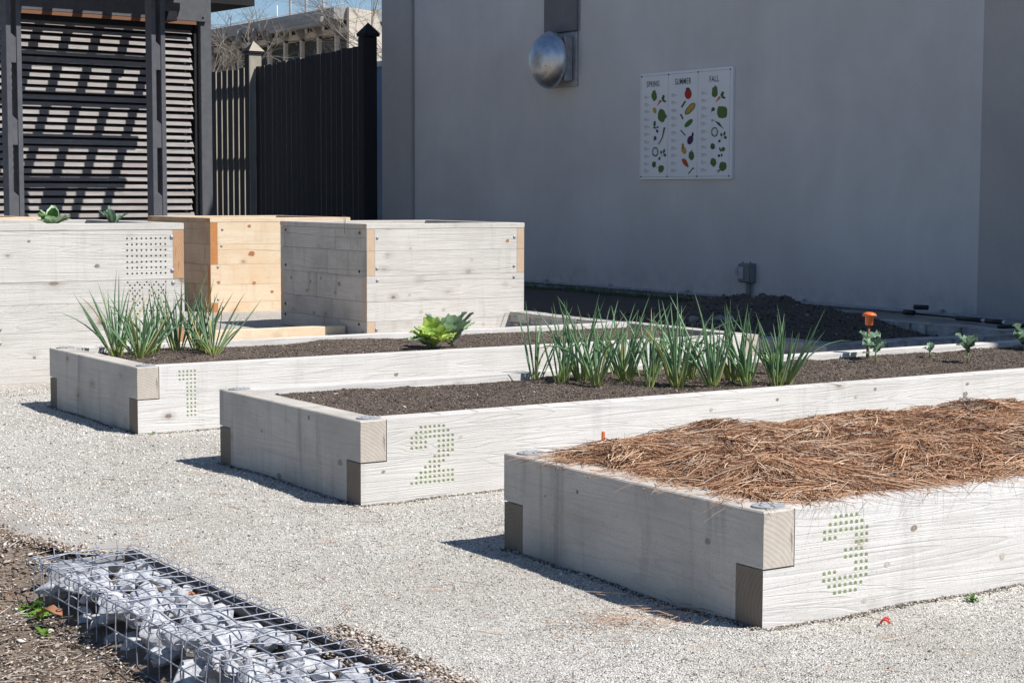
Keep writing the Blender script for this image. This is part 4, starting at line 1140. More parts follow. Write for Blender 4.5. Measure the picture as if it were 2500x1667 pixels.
# planting chart sign
SY0, SY1, SZ0, SZ1 = 13.235, 14.69, 1.240, 2.316
SWd, SHt = SY1 - SY0, SZ1 - SZ0
sign = empty('planting_chart', 'white seasonal planting chart with vegetable drawings on the grey wall', 'sign', (WX, SY1, SZ1))
b = MB(); b.box(-.030, -.001, -SWd, 0, -SHt, 0, bev=.002); b.build('panel', white_panel, sign)
XS = [-.0305]
def sp_(u, v, lift=0): return (XS[0] - .0004 - lift, -u * SWd, -v * SHt)
def blob(name, pts, mat, lift=0.0):
    b = MB(); th = .0008
    b.poly([sp_(u, v, lift + th) for u, v in pts])
    n = len(pts)
    for i in range(n):
        a, c = pts[i], pts[(i + 1) % n]
        b.quad(sp_(*a, lift), sp_(*c, lift), sp_(*c, lift + th), sp_(*a, lift + th))
    return b.build(name, mat, sign, fix=False)
def uv(px, py):
    """measured on an enlargement of the chart"""
    yt = 172 - .0842 * (px - 100); yb = 1515 - .006 * (px - 80)
    v = (py - yt) / (yb - yt); xl = 100 - 24 * v; xr = 1287 - 32 * v
    return ((px - xl) / (xr - xl), v)
def oval(cx, cy, rx, ry, rot=0.0, n=16, wob=0.0, seed=0):
    r_ = random.Random(seed); o_ = []
    for k_ in range(n):
        a = 2 * math.pi * k_ / n; q = 1 + (r_.uniform(-wob, wob))
        dx, dy = rx * q * math.cos(a), ry * q * math.sin(a)
        o_.append(uv(cx + dx * math.cos(rot) - dy * math.sin(rot), cy + dx * math.sin(rot) + dy * math.cos(rot)))
    return o_
def stroke(x0, y0, x1, y1, w_):
    L_ = math.hypot(x1 - x0, y1 - y0); nx, ny = -(y1 - y0) / L_ * w_ / 2, (x1 - x0) / L_ * w_ / 2
    return [uv(x0 + nx, y0 + ny), uv(x1 + nx, y1 + ny), uv(x1 - nx, y1 - ny), uv(x0 - nx, y0 - ny)]
# frame lines of dots
def dots(x0, y0, x1, y1, n):
    b = MB()
    for i in range(n):
        t_ = (i + .5) / n; cx, cy = x0 + (x1 - x0) * t_, y0 + (y1 - y0) * t_
        q = [(cx - 3.5, cy - 3.5), (cx + 3.5, cy - 3.5), (cx + 3.5, cy + 3.5), (cx - 3.5, cy + 3.5)]
        b.poly([sp_(*uv(*p), .0004) for p in q])
    b.build('dotted_line', ink_dark, sign, fix=False)
dots(118, 207, 1258, 115, 62); dots(95, 1482, 1228, 1472, 62)
for (xa, ya, xb, yb) in ((118, 207, 95, 1482), (480, 178, 450, 1478), (862, 147, 832, 1475), (1258, 115, 1228, 1472)): dots(xa, ya, xb, yb, 46)
for (xa, ya) in ((118, 207), (95, 1482), (480, 178), (450, 1478), (862, 147), (832, 1475), (1258, 115), (1228, 1472)): blob('screw', oval(xa, ya, 10, 10, n=8), ink_dark, .001)
# headings
def heading(txt, cx, cy, wpx, hpx):
    cu = bpy.data.curves.new('heading_text', 'FONT'); cu.body = txt; cu.size = 1.0; cu.extrude = .004; cu.align_x = 'CENTER'; cu.align_y = 'CENTER'
    cu.space_character = 1.12; cu.offset = .008
    ob = bpy.data.objects.new('tmp', cu); COL.objects.link(ob)
    bpy.context.view_layer.update()
    me = bpy.data.meshes.new_from_object(ob.evaluated_get(bpy.context.evaluated_depsgraph_get()))
    bpy.data.objects.remove(ob)
    co_ = np.array([v.co[:] for v in me.vertices]); mn, mx = co_.min(0), co_.max(0)
    u0, v0 = uv(cx - wpx / 2, cy - hpx / 2); u1, v1 = uv(cx + wpx / 2, cy + hpx / 2)
    uc, vc = uv(cx, cy); du = (u1 - u0); dv = hpx / 1340.0
    for v in me.vertices:
        a = (v.co.x - mn[0]) / (mx[0] - mn[0]); h_ = (v.co.y - mn[1]) / (mx[1] - mn[1])
        p = sp_(uc + (a - .5) * du, vc + (.5 - h_) * dv, .0005 + max(0, v.co.z) * .1)
        v.co = p
    me.materials.clear(); me.materials.append(ink_dark)
    ob = bpy.data.objects.new('heading', me); COL.objects.link(ob); ob.parent = sign
heading('SPRING', 272, 298, 168, 72); heading('SUMMER', 667, 264, 205, 76); heading('FALL', 1060, 234, 112, 72)
# small paragraphs: rows of grey strokes
for (x0, ys_) in ((152, [452, 548, 635, 735, 830, 925, 1020, 1110, 1205, 1300, 1390]), (515, [425, 520, 620, 715, 810, 905, 1002, 1100, 1195, 1290, 1385]), (898, [400, 495, 590, 690, 790, 890, 985, 1085, 1185, 1280, 1378])):
    for i, yy in enumerate(ys_):
        b = MB(); x_ = x0 - i * 1.6
        for q, (wd_, hh, dy) in enumerate(((34 + 10 * ((i * 7) % 3), 8, 0), (78, 4, 14), (66 + 6 * (i % 3), 4, 24), (40 + 9 * (i % 4), 4, 34))):
            b.poly([sp_(*uv(*p), .0004) for p in ((x_, yy + dy), (x_ + wd_, yy + dy - wd_ * .06), (x_ + wd_, yy + dy + hh - wd_ * .06), (x_, yy + dy + hh))])
        b.build('caption_lines', ink_grey, sign, fix=False)
def leafp(cx, cy, rx, ry, rot=0, seed=0, mat=None): blob('printed_leaf', oval(cx, cy, rx, ry, rot, 22, .13, seed), mat or ink_green)
def carrot(cx, cy):
    blob('printed_carrot', [uv(cx - 45, cy + 60), uv(cx - 10, cy - 15), uv(cx + 8, cy - 22), uv(cx + 22, cy - 5), uv(cx + 12, cy + 8)], ink_orange)
    blob('printed_carrot_top', oval(cx + 38, cy - 45, 20, 36, .35, 16, .3, 3), ink_green2); blob('printed_carrot_top', oval(cx + 55, cy - 5, 24, 12, .2, 12, .35, 5), ink_green2)
leafp(285, 448, 36, 68, 0, 1); carrot(366, 520); blob('printed_potato', oval(290, 635, 24, 40, -.25), ink_gold); leafp(387, 702, 58, 80, 0, 2)
leafp(288, 805, 16, 38, .1, 3, ink_green2); leafp(285, 855, 20, 10, .2, 4, ink_green2); leafp(326, 848, 16, 12, 0, 5, ink_green2); blob('printed_root', oval(322, 900, 15, 20, 0, 12, .15, 6), ink_purple); blob('printed_stem', stroke(290, 835, 316, 890, 8), ink_green2)
leafp(293, 988, 20, 28, 0, 7, ink_green2); blob('printed_stem', stroke(281, 998, 276, 1024, 8), ink_green2)
for dx in (-8, 2, 10): blob('printed_onion_leaf', [uv(345, 1048), uv(380, 990), uv(414 + dx, 850), uv(424 + dx, 852), uv(395, 985), uv(362, 1042)], ink_green2, .0002 * dx)
blob('printed_bulb', oval(343, 1056, 15, 15), ink_grey)
def cauli(cx, cy):
    for k_ in range(14):
        a = k_ * 2 * math.pi / 14; blob('printed_leaf', oval(cx + 36 * math.cos(a), cy + 54 * math.sin(a), 9, 11, a, 8, .25, k_), ink_green2)
    for k_ in range(10):
        a = k_ * 2 * math.pi / 10; blob('printed_floret', oval(cx + 22 * math.cos(a), cy + 34 * math.sin(a), 3, 6, a, 6), ink_grey)
cauli(293, 1162)
def radish(cx, cy):
    leafp(cx - 12, cy - 28, 13, 24, 0, 1, ink_green2); leafp(cx + 26, cy - 42, 13, 28, .3, 2, ink_green2); leafp(cx + 38, cy + 8, 16, 21, 0, 3, ink_green2)
    blob('printed_root', oval(cx - 35, cy + 52, 14, 18, 0, 12), ink_purple); blob('printed_stem', stroke(cx - 30, cy + 36, cx + 24, cy - 5, 4), ink_green2); blob('printed_stem', stroke(cx - 62, cy + 74, cx - 42, cy + 60, 4), ink_purple)
radish(384, 1196); leafp(275, 1322, 26, 42, .1, 8, ink_green2); blob('printed_root', stroke(292, 1345, 312, 1368, 5), ink_grey); leafp(369, 1378, 38, 50, .2, 9); blob('printed_stem', stroke(352, 1418, 345, 1440, 10), ink_grey)
blob('printed_tomato', oval(731, 426, 44, 66, 0, 20, .03), ink_red); leafp(727, 358, 26, 14, 0, 10, ink_green2)
blob('printed_pod', stroke(645, 596, 695, 515, 22), ink_green2)
blob('printed_corn_husk', oval(755, 614, 94, 40, -.86, 20, .05, 3), ink_green2); blob('printed_corn', oval(757, 612, 84, 29, -.86), ink_gold, .001)
blob('printed_pod', stroke(632, 682, 662, 745, 20), ink_green2); blob('printed_cucumber', oval(734, 797, 70, 30, -.78), ink_green)
blob('printed_pod', stroke(630, 885, 690, 953, 15), ink_green2)
blob('printed_eggplant', oval(752, 1012, 36, 58, .3, 18, .03), ink_purple); blob('printed_eggplant_top', oval(784, 945, 13, 30, .1, 10, .1), ink_purple); leafp(785, 928, 10, 14, 0, 4, ink_green2)
blob('printed_squash', oval(670, 1143, 30, 50, -.3, 16), ink_gold); blob('printed_squash_neck', oval(655, 1085, 14, 34, -.05, 12), ink_gold); blob('printed_stem', stroke(652, 1060, 672, 1080, 9), ink_green2)
blob('printed_pepper', oval(765, 1212, 36, 58, 0, 16, .05, 3), ink_green); blob('printed_stem', stroke(772, 1135, 768, 1162, 9), ink_green2)
blob('printed_sweet_potato', [uv(640, 1255), uv(662, 1246), uv(695, 1258), uv(718, 1305), uv(732, 1355), uv(708, 1355), uv(672, 1330), uv(648, 1290)], ink_rust)
blob('printed_pod', stroke(724, 1442, 790, 1362, 14), ink_green2); blob('printed_stem', stroke(782, 1362, 800, 1385, 7), ink_green2)
leafp(1065, 400, 38, 72, .1, 11); carrot(1118, 478); leafp(1043, 620, 22, 26, 0, 12, ink_green2); blob('printed_stem', stroke(1030, 635, 1022, 660, 9), ink_green2); leafp(1151, 660, 64, 84, 0, 13)
for dx in (-10, 2, 12): blob('printed_onion_leaf', [uv(1050, 752), uv(1062, 768), uv(1120, 800 + dx), uv(1170 + dx * .3, 872), uv(1158, 862), uv(1108, 812 + dx)], ink_green2, .0002 * abs(dx))
blob('printed_bulb', oval(1032, 764, 16, 16), ink_grey); cauli(1058, 910); radish(1152, 974)
leafp(1032, 1093, 28, 40, 0, 14, ink_green2); blob('printed_root', stroke(1050, 1105, 1080, 1112, 4), ink_grey)
leafp(1160, 1130, 24, 28, .2, 15); leafp(1124, 1135, 10, 30, -.3, 16, ink_green2); blob('printed_root', oval(1110, 1212, 17, 17), ink_purple); blob('printed_root', oval(1142, 1205, 9, 20), ink_purple)
leafp(1038, 1296, 36, 52, 0, 17); blob('printed_root', stroke(1042, 1340, 1046, 1360, 8), ink_grey); leafp(1155, 1350, 46, 60, .2, 18); blob('printed_stem', stroke(1080, 1410, 1125, 1385, 9), ink_green2); blob('printed_stem', stroke(1095, 1432, 1120, 1390, 8), ink_purple)

# ------------------------------------------------------------------ stone edged plot by the wall
def rough_block(mb, x0, x1, y0, y1, z0, z1, n=5, amp=.006, seed=0):
    """block with split-face front: subdivided, jittered"""
    r_ = random.Random(seed)
    def face(o, du, dv, nu, nv, nrm, a):
        st = len(mb.v)
        for i in range(nu + 1):
            for j in range(nv + 1):
                p = Vector(o) + Vector(du) * (i / nu) + Vector(dv) * (j / nv)
                edge = (i in (0, nu)) or (j in (0, nv))
                p += Vector(nrm) * (r_.uniform(-a, a) - (a * .8 if edge else 0))
                mb.v.append(tuple(p))
        for i in range(nu):
            for j in range(nv):
                q = st + i * (nv + 1) + j
                mb.f.append((q, q + nv + 1, q + nv + 2, q + 1)); mb.m.append(0); mb.sm.append(False)
    dx, dy, dz_ = x1 - x0, y1 - y0, z1 - z0
    face((x0, y0, z0), (dx, 0, 0), (0, 0, dz_), n, 4, (0, -1, 0), amp)
    face((x0, y1, z0), (0, -dy, 0), (0, 0, dz_), n, 4, (-1, 0, 0), amp)
    face((x0, y0, z1), (dx, 0, 0), (0, dy, 0), n, 3, (0, 0, 1), amp * .25)
    face((x1, y0, z0), (0, dy, 0), (0, 0, dz_), 3, 2, (1, 0, 0), amp)
    face((x1, y1, z0), (-dx, 0, 0), (0, 0, dz_), 3, 2, (0, 1, 0), amp)
curb = empty('stone_edging', 'low edging of rough grey pavers around the soil plot', 'edging', (0, 0, 0))
yy = 8.44; i = 0
while yy < 13.2:
    ln = rnd.uniform(.30, .34)
    b = MB(); dz_ = rnd.uniform(-.003, .003); ddx = rnd.uniform(-.012, .012)
    rough_block(b, 7.80 + ddx, 7.98 + ddx, yy + .004, yy + ln - .004, .070, .150 + dz_, seed=i); b.build('paver', paver_m, curb, fix=False)
    b = MB(); rough_block(b, 7.825 + ddx, 7.98 + ddx, yy - .12, yy + ln - .13, -.03, .064, seed=i + 50); b.build('paver', m_paver_dark if False else paver_m, curb, fix=False)
    yy += ln; i += 1
xx = 7.74
for k_, ln in enumerate((.20, .34, .16, .44, .30, .36, .34, .34, .34)):
    b = MB(); rough_block(b, xx + .004, xx + ln - .004, 8.235 + rnd.uniform(-.008, .008), 8.43, -.03, .150 + rnd.uniform(-.003, .003), n=6, amp=.008, seed=100 + k_); b.build('paver', paver_m, curb, fix=False)
    xx += ln
curb2 = empty('stone_edging', 'second row of pavers below the concrete strip at the wall, in shade', 'edging', (0, 0, 0))
yy = 8.45
for k_, ln in enumerate((.46, .34, .16, .42, .34, .34)):
    b = MB(); rough_block(b, 9.68, 9.84, yy + .005, yy + ln - .005, -.03, .150, n=5, amp=.006, seed=160 + k_); b.build('paver', paver_m, curb2, fix=False)
    yy += ln
b = MB(); b.box(9.845, 11.03, 6.0, 10.5, -.05, .118, bev=.01)
tag(b.build('concrete_strip', conc), kind='structure')
# plot soil and heap
def plot_z(X, Y):
    e = np.exp(-(((X - 9.45) / .66) ** 2 + ((Y - 10.95) / .95) ** 2))
    e2 = np.exp(-(((X - 9.0) / .75) ** 2 + ((Y - 9.9) / .75) ** 2))
    rim = np.clip((X - 7.95) / .25, 0, 1)
    return .055 + rim * .0 + .205 * e + .10 * e2 + hnoise(X, Y, 17, 2.5, 5) * .07 * (.3 + e + e2) + np.abs(hnoise(X, Y, 27, 9.0, 3)) * .05 * (.2 + e + e2)
o = grid_mesh('plot_soil', np.arange(7.96, 11.1, .035), np.arange(8.40, 20.0, .04), plot_z, heap_m); tag(o, 'dark heap of soil in the shaded plot beside the wall', 'soil heap', kind='stuff')
n = 9000
P = np.stack([rng.uniform(8.0, 10.6, n), rng.uniform(8.5, 12.2, n), np.zeros(n)], 1); P[:, 2] = plot_z(P[:, 0], P[:, 1]) + .003
P = P[P[:, 2] > .04]
o = pebbles('heap_crumbs', P, rng.uniform(.003, .010, len(P)) * np.where(rng.uniform(0, 1, len(P)) < .05, 2.6, 1.0), m_chip('heap chips', [(0, (.03, .025, .02)), (.6, (.11, .09, .072)), (.9, (.24, .20, .165)), (1, (.42, .38, .32))])); tag(o, 'clods and crumbs on the dark soil heap', 'soil crumbs', kind='stuff')
n = 2500
P = np.stack([rng.uniform(8.0, 8.45, n), rng.uniform(8.7, 11.2, n), np.zeros(n)], 1); P[:, 2] = plot_z(P[:, 0], P[:, 1]) + .004
o = pebbles('pale_debris', P, rng.uniform(.003, .011, len(P)), litter_m, flat=.5); tag(o, 'pale bits of gravel and bark along the inner edge of the paver row', 'debris', kind='stuff')
def rock_mesh(name, sx, sy, sz_, seed, n1=9, planes=9):
    """angular rock: sphere cut by random planes"""
    r_ = random.Random(seed)
    N = []
    for k_ in range(planes):
        v = Vector((r_.gauss(0, 1), r_.gauss(0, 1), r_.gauss(0, 1))).normalized(); N.append((v, r_.uniform(.55, .85)))
    b = MB(); nu, nv = n1 + 3, n1
    for i in range(nv + 1):
        for j in range(nu):
            th = math.pi * i / nv; ph = 2 * math.pi * j / nu
            d_ = Vector((math.sin(th) * math.cos(ph), math.sin(th) * math.sin(ph), math.cos(th)))
            rr = 1.0
            for v, dd_ in N:
                c_ = d_.dot(v)
                if c_ > .05: rr = min(rr, dd_ / c_)
            rr *= 1 + r_.uniform(-.035, .035)
            b.v.append((d_.x * rr * sx, d_.y * rr * sy, d_.z * rr * sz_))
    for i in range(nv):
        for j in range(nu):
            j2 = (j + 1) % nu
            b.f.append((i * nu + j, (i + 1) * nu + j, (i + 1) * nu + j2, i * nu + j2)); b.m.append(0); b.sm.append(False)
    me = bpy.data.meshes.new(name); me.from_pydata(b.v, [], b.f); me.update()
    return me
for k_, (px, py) in enumerate(((8.445, 10.412), (8.151, 9.874), (8.55, 10.252), (8.472, 10.056), (8.334, 9.675))):
    me = rock_mesh('field_stone', .05, .04, .032, 700 + k_); me.materials.append(conc)
    o = bpy.data.objects.new('field_stone', me); COL.objects.link(o); o.location = (px, py, float(plot_z(np.array([px]), np.array([py]))[0]) + .02); o.rotation_euler = (0, 0, k_)
    tag(o, ['grey stone furthest left at the foot of the heap', 'flat grey stone right behind the paver row', 'pale stone half way along the heap foot', 'brownish stone right of the pale one at the heap', 'rightmost small stone on the sunlit rim of the heap'][k_], 'stone', 'stones at the foot of the soil heap')
# grassy fringe at footing
n = 2600
P0 = np.stack([rng.uniform(10.75, 11.06, n), rng.uniform(11.5, 18, n), np.zeros(n)], 1); P0[:, 2] = plot_z(P0[:, 0], P0[:, 1])
a = rng.uniform(0, 6.28, n); D = np.stack([np.cos(a) * .4, np.sin(a) * .4, np.ones(n)], 1)
o = ribbons('grass_fringe', P0, D, rng.uniform(.02, .07, n), np.full(n, .0015), rng.uniform(-.6, .6, (n, 3)) * [1, 1, 0], dark_leaf, seg=2); tag(o, 'thin dark grass along the foot of the grey wall', 'grass', kind='stuff')
# string along the pavers
b = MB(); b.tube([(7.76, 13.0, .145), (7.75, 11.0, .133), (7.75, 9.7, .150), (7.75, 9.0, .127), (7.75, 8.32, .119)], .0028, 5)
tag(b.build('guide_string', string_m), 'thin tan guide string stretched in front of the paver row', 'string')
# hose spike lying on the concrete strip
t = empty('watering_wand', 'black watering wand with foam grips lying on the concrete strip', 'watering wand', (10.5, 10.2, .14))
p_ = [(0.02, .06, 0), (0, 0, 0), (-.04, -.55, 0), (-.2, -.90, .01), (-.2, -1.35, .012)]
b = MB(); b.tube([(.02, .05, .006), (-.04, -.55, .006), (-.15, -.85, .008)], .008, 8); b.build('tube', black_plastic, t)
b = MB(); b.tube([(-.02, .05, .015), (-.015, -.05, .015)], .022, 12); b.build('nozzle', black_plastic, t)
b = MB(); b.tube([(.06, .02, .055), (.10, -.09, .055)], .020, 12); b.build('valve', black_plastic, t)
b = MB(); b.tube([(-.14, -.62, .012), (-.17, -.90, .012)], .018, 12); b.build('grip', black_plastic, t)
b = MB(); b.tube([(-.18, -.95, .012), (-.20, -1.14, .012)], .019, 12); b.build('grip', black_plastic, t)
b = MB(); b.tube([(-.175, -.905, .012), (-.18, -.945, .012)], .014, 12); b.build('ring', galv, t)
b = MB(); b.tube([(-.203, -1.145, .012), (-.208, -1.175, .012)], .021, 12); b.build('ring', galv, t)
b = MB(); b.tube([(10.05, 8.9, .138), (10.2, 8.78, .15), (10.3, 8.6, .14), (10.4, 8.2, .14)], .014, 8)
tag(b.build('garden_hose', black_plastic), 'end of a black hose on the concrete strip at the right edge', 'hose')

# ------------------------------------------------------------------ gabion
GL, GR, GF, GB, GT = 1.645, 1.945, 3.05, 5.07, .032     # left, right, front (near), back, top
gab = empty('gabion', 'long wire gabion basket filled with grey rocks at the lower left', 'gabion', (0, 0, 0))
def hull_rock(seed):
    import bmesh
    r_ = random.Random(seed); bm = bmesh.new()
    for k_ in range(15):
        v = Vector((r_.gauss(0, 1), r_.gauss(0, 1), r_.gauss(0, 1))).normalized()
        # push towards a block so that big flat faces appear
        mx = max(abs(v.x), abs(v.y), abs(v.z)); v = v.lerp(v / mx, .45) * r_.uniform(.82, 1.02)
        bm.verts.new(v)
    res_ = bmesh.ops.convex_hull(bm, input=bm.verts)
    bmesh.ops.delete(bm, geom=[v for v in bm.verts if not v.link_faces], context='VERTS')
    bmesh.ops.bevel(bm, geom=list(bm.edges), offset=.045, segments=1, affect='EDGES')
    bmesh.ops.recalc_face_normals(bm, faces=bm.faces)
    me = bpy.data.meshes.new('rock'); bm.to_mesh(me); bm.free(); me.materials.append(rock_m)
    return me
rocks = [hull_rock(900 + k_) for k_ in range(16)]
r_ = random.Random(5)
k_ = 0
placed = []
def try_rock(px, py, pz, s_, tries=1):
    for q in placed:
        if (q[0] - px) ** 2 + (q[1] - py) ** 2 + ((q[2] - pz)) ** 2 < ((q[3] + s_) * .62) ** 2: return False
    placed.append((px, py, pz, s_)); return True
for att in range(9000):
    s_ = r_.choice((.070, .062, .054, .046, .036, .028))
    if att > 5500: s_ = r_.choice((.028, .022, .02))
    px = r_.uniform(GL + .03, GR - .045); py = r_.uniform(GF, GB - .06)
    pz = GT - s_ * .55 - .004 - (r_.random() ** 2.5) * .13
    if try_rock(px, py, pz, s_):
        o = bpy.data.objects.new('rock', rocks[r_.randrange(16)]); COL.objects.link(o); o.parent = gab
        o.location = (px, py, pz); o.rotation_euler = (r_.gauss(0, .35), r_.gauss(0, .35), r_.uniform(0, 6)); o.scale = (s_ * 1.15, s_ * r_.uniform(.6, .9), s_ * r_.uniform(.42, .62))
    if len(placed) > 285: break
b = MB(); b.box(GR - .022, GR - .012, GF, GB, -.14, .020, jig=.002); b.build('edging_strip', black_plastic, gab)
b = MB(); b.tube([(GR - .006, GF, .020), (GR - .008, 3.9, .024), (GR - .004, 4.6, .020), (GR - .006, GB, .021)], .008, 8); b.build('edging_rim', black_plastic, gab)
b = MB(); b.box(GL + .04, GR - .03, GB - .012, GB - .004, -.14, .018, jig=.002); b.build('back_board', galv_dull, gab)
def wire(name, pts, rad=.0018): b = MB(); b.tube(pts, rad, 5, cap=False); return b.build(name, wire_m, gab, fix=False)
yy = GF; i = 0
while yy < GB:
    j = [r_.uniform(-.009, .009) for _ in range(5)]
    wire('cross_wire', [(GL - .003, yy + j[0], GT + j[0] * .5), (GL + .1, yy + j[1] + .004, GT + j[1]), (GL + .2, yy + j[2] + .004, GT + j[2]), (GR + .002, yy + j[3] + .004, GT + .002)])
    wire('side_wire', [(GL - .004, yy + .010 + j[0], GT + .002), (GL - .006, yy + .011 + j[1], -.05), (GL - .004, yy + .012, -.155)])
    yy += .074 + r_.uniform(-.004, .004)
for xx in (GL + .055, GL + .12, GL + .185, GL + .25):
    pts = []; yy = GF
    while yy < GB + .02: pts.append((xx + r_.uniform(-.007, .007), yy, GT + .001 + r_.uniform(-.009, .004))); yy += .07
    wire('long_wire', pts, .0022)
for xx, zz in ((GL - .005, GT), (GR, GT), (GL - .007, -.040), (GL - .006, -.11)):
    pts = []; yy = GF
    while yy < GB + .02: pts.append((xx + r_.uniform(-.002, .002), yy, zz + r_.uniform(-.002, .002))); yy += .1
    wire('rail_wire', pts, .0021)
wire('rail_wire', [(GL - .005, GB, GT), (GL + .1, GB + .004, GT + .004), (GL + .22, GB - .002, GT + .008), (GR, GB, GT)], .0021)
for xx in (GL + .055, GL + .12, GL + .185, GL + .25): wire('hook', [(xx, GB - .06, GT - .012), (xx + .004, GB - .01, GT - .002), (xx + .01, GB + .015, GT + .020), (xx + .012, GB + .02, GT + .024)], .0018)
for xx in (GL - .004, GR):     # spiral binders
    yy = GF + .01; ph = r_.uniform(0, 6)
    while yy < GB:
        rr = r_.uniform(.018, .024); c0 = r_.uniform(-.004, .004); t0 = r_.uniform(.2, .9) if xx < GR - .1 else r_.uniform(-.4, .2)
        pts = [(xx + c0 + rr * math.cos(a), yy + (a - 3) * .0025, GT - .002 + rr * .85 * math.sin(a)) for a in np.linspace(-1.2 + t0, 4.3 + t0, 13)]
        wire('spiral_ring', pts, .0019)
        yy += .076 + r_.uniform(-.008, .008)
for xx in (GL + .02, GL + .09): wire('corner_wire', [(xx, GB, GT), (xx, GB + .003, -.05), (xx, GB, -.15)])
# curled dry leaves
def dead_leaf(x_, y_, z_, s_, az, label):
    b = MB(); leaf_strip(b, (0, 0, 0), az, s_, s_ * .55, .5, 1.3, .1, nl=6, nw=4, petiole=.1, seed=int(x_ * 1000))
    o = b.build('fallen_leaf', dry_leaf, fix=False); o.location = (x_, y_, z_); tag(o, label, 'leaf', 'fallen brown leaves')
dead_leaf(1.60, 4.70, -.06, .085, 2.2, 'large brown leaf caught against the wire side of the gabion')
dead_leaf(1.87, 4.45, .0, .07, .8, 'curled tan leaf inside the black edge of the gabion')
dead_leaf(1.60, 5.12, -.08, .04, 4.1, 'small orange brown leaf in the litter at the far left')
dead_leaf(1.50, 4.95, -.09, .045, 1.1, 'small reddish leaf left of the gabion corner')
dead_leaf(1.72, 3.78, .0, .055, 5.0, 'tan leaf lying on the rocks in the gabion')

# ------------------------------------------------------------------ slatted garden hut with pergola
hut = empty('garden_hut', 'dark slatted garden hut with pergola at the upper left', 'hut', (7.5, 20.0, 0), rz=R(6))
HX = lambda v: v - 7.5
HY = lambda v: v - 20.0
b = MB(); b.box(HX(4.9), HX(8.64), .11, .16, .0, 3.2); b.build('back_panel', black_paint, hut)
zz = .30; i = 0
while zz < 3.0:
    j = rnd.uniform(-.02, .02)
    b = MB(); x0, x1 = HX(5.0), HX(8.57) + j
    # slightly tilted weatherboard slat
    y0 = .0; th = .022; hgt = .056 + rnd.uniform(-.003, .003)
    a0 = [(x0, y0 - .004, zz), (x1, y0 - .004, zz + rnd.uniform(-.003, .003)), (x1, y0 + .030, zz + hgt), (x0, y0 + .030, zz + hgt)]
    bb = [(p[0], p[1] + th, p[2]) for p in a0]
    b.v += a0 + bb
    for f in ((0, 1, 2, 3), (7, 6, 5, 4), (0, 4, 5, 1), (1, 5, 6, 2), (2, 6, 7, 3), (3, 7, 4, 0)): b.f.append(f); b.m.append(0); b.sm.append(False)
    b.build('slat', slat_m, hut)
    zz += .0835; i += 1
b = MB(); b.box(HX(8.655), HX(8.80), -.06, .10, 0, 3.47, bev=.004); b.build('corner_post', grey_paint, hut)
b = MB(); b.box(HX(8.60), HX(8.64), .0, .10, 0, 3.05); b.build('gap_shade_strip', black_paint, hut)  # black strip painting in the dark gap beside the post
b = MB(); b.box(HX(4.9), HX(8.72), -.095, -.062, 3.12, 3.47, bev=.003); hd = b.build('header_beam', grey_paint, hut)
for zz in (3.17, 3.42):
    b = MB(); b.lathe([(0, .014), (.006, .013), (.010, .004)], (HX(8.67), -.096, zz), (0, -1, 0), 8); b.build('bolt', black_plastic, hd)
b = MB(); b.box(HX(4.9), HX(8.57), -.115, -.097, 3.075, 3.115); b.build('brown_batten', brown_m, hut)
b = MB(); b.box(HX(4.9), HX(8.57), -.02, .09, 3.02, 3.13); b.build('header_shadow_strip', black_paint, hut)  # black strip painting in the header's shadow above the slats
b = MB(); b.box(HX(4.8), HX(9.52), .13, 3.2, 3.38, 3.53); b.build('roof', black_paint, hut)
b = MB(); b.box(HX(8.66), HX(8.78), .17, 3.0, 0, 3.37); b.build('side_panel', black_paint, hut)
# pergola: rafters run out from the wall, purlins across
ZR = 3.60
for i in range(10):
    xc = 8.31 - i * .366
    b = MB(); b.box(HX(xc) - .043, HX(xc) + .043, -2.25, -.118, ZR - .05, ZR + .06); b.build('rafter', black_paint, hut)
for yc in (19.585, 19.255, 18.925, 18.60, 18.27):
    b = MB(); b.box(HX(4.9), HX(8.50), HY(yc) - .035, HY(yc) + .035, ZR + .061, ZR + .13); b.build('purlin', black_paint, hut)
b = MB(); b.box(HX(4.9), HX(8.5), HY(17.78), HY(17.98), ZR - .2, ZR - .052); b.build('front_beam', black_paint, hut)
for (xa) in (5.465, 7.095):
    for dx in (0, .112):
        b = MB(); b.box(HX(xa + dx), HX(xa + dx) + .052, -1.78, -1.64, 0, ZR - .052, bev=.003); b.build('post', grey_paint, hut)
    for zc in (.95, 1.72, 2.55):
        b = MB(); z0, z1 = zc - .15, zc + .15
        xa0, xa1 = HX(xa) + .053, HX(xa) + .111
        b.v += [(xa0, -1.77, z0), (xa1, -1.77, z0), (xa1, -1.77, z1 - .05), (xa0, -1.77, z1), (xa0, -1.65, z0), (xa1, -1.65, z0), (xa1, -1.65, z1 - .05), (xa0, -1.65, z1)]
        for f in ((0, 1, 2, 3), (7, 6, 5, 4), (0, 4, 5, 1), (1, 5, 6, 2), (2, 6, 7, 3), (3, 7, 4, 0)): b.f.append(f); b.m.append(0); b.sm.append(False)
        b.build('spacer_block', grey_paint, hut)
b = MB(); b.box(HX(7.30), HX(7.56), -1.5, -1.3, 2.96, 3.06, bev=.004); b.build('beam_end', black_paint, hut)
lt = MB(); lt.box(7.86, 7.94, 19.55, 19.66, 3.14, 3.21, bev=.006)
tag(lt.build('flood_light', clear_m), 'small pale floodlight on the beam above the slats', 'light')

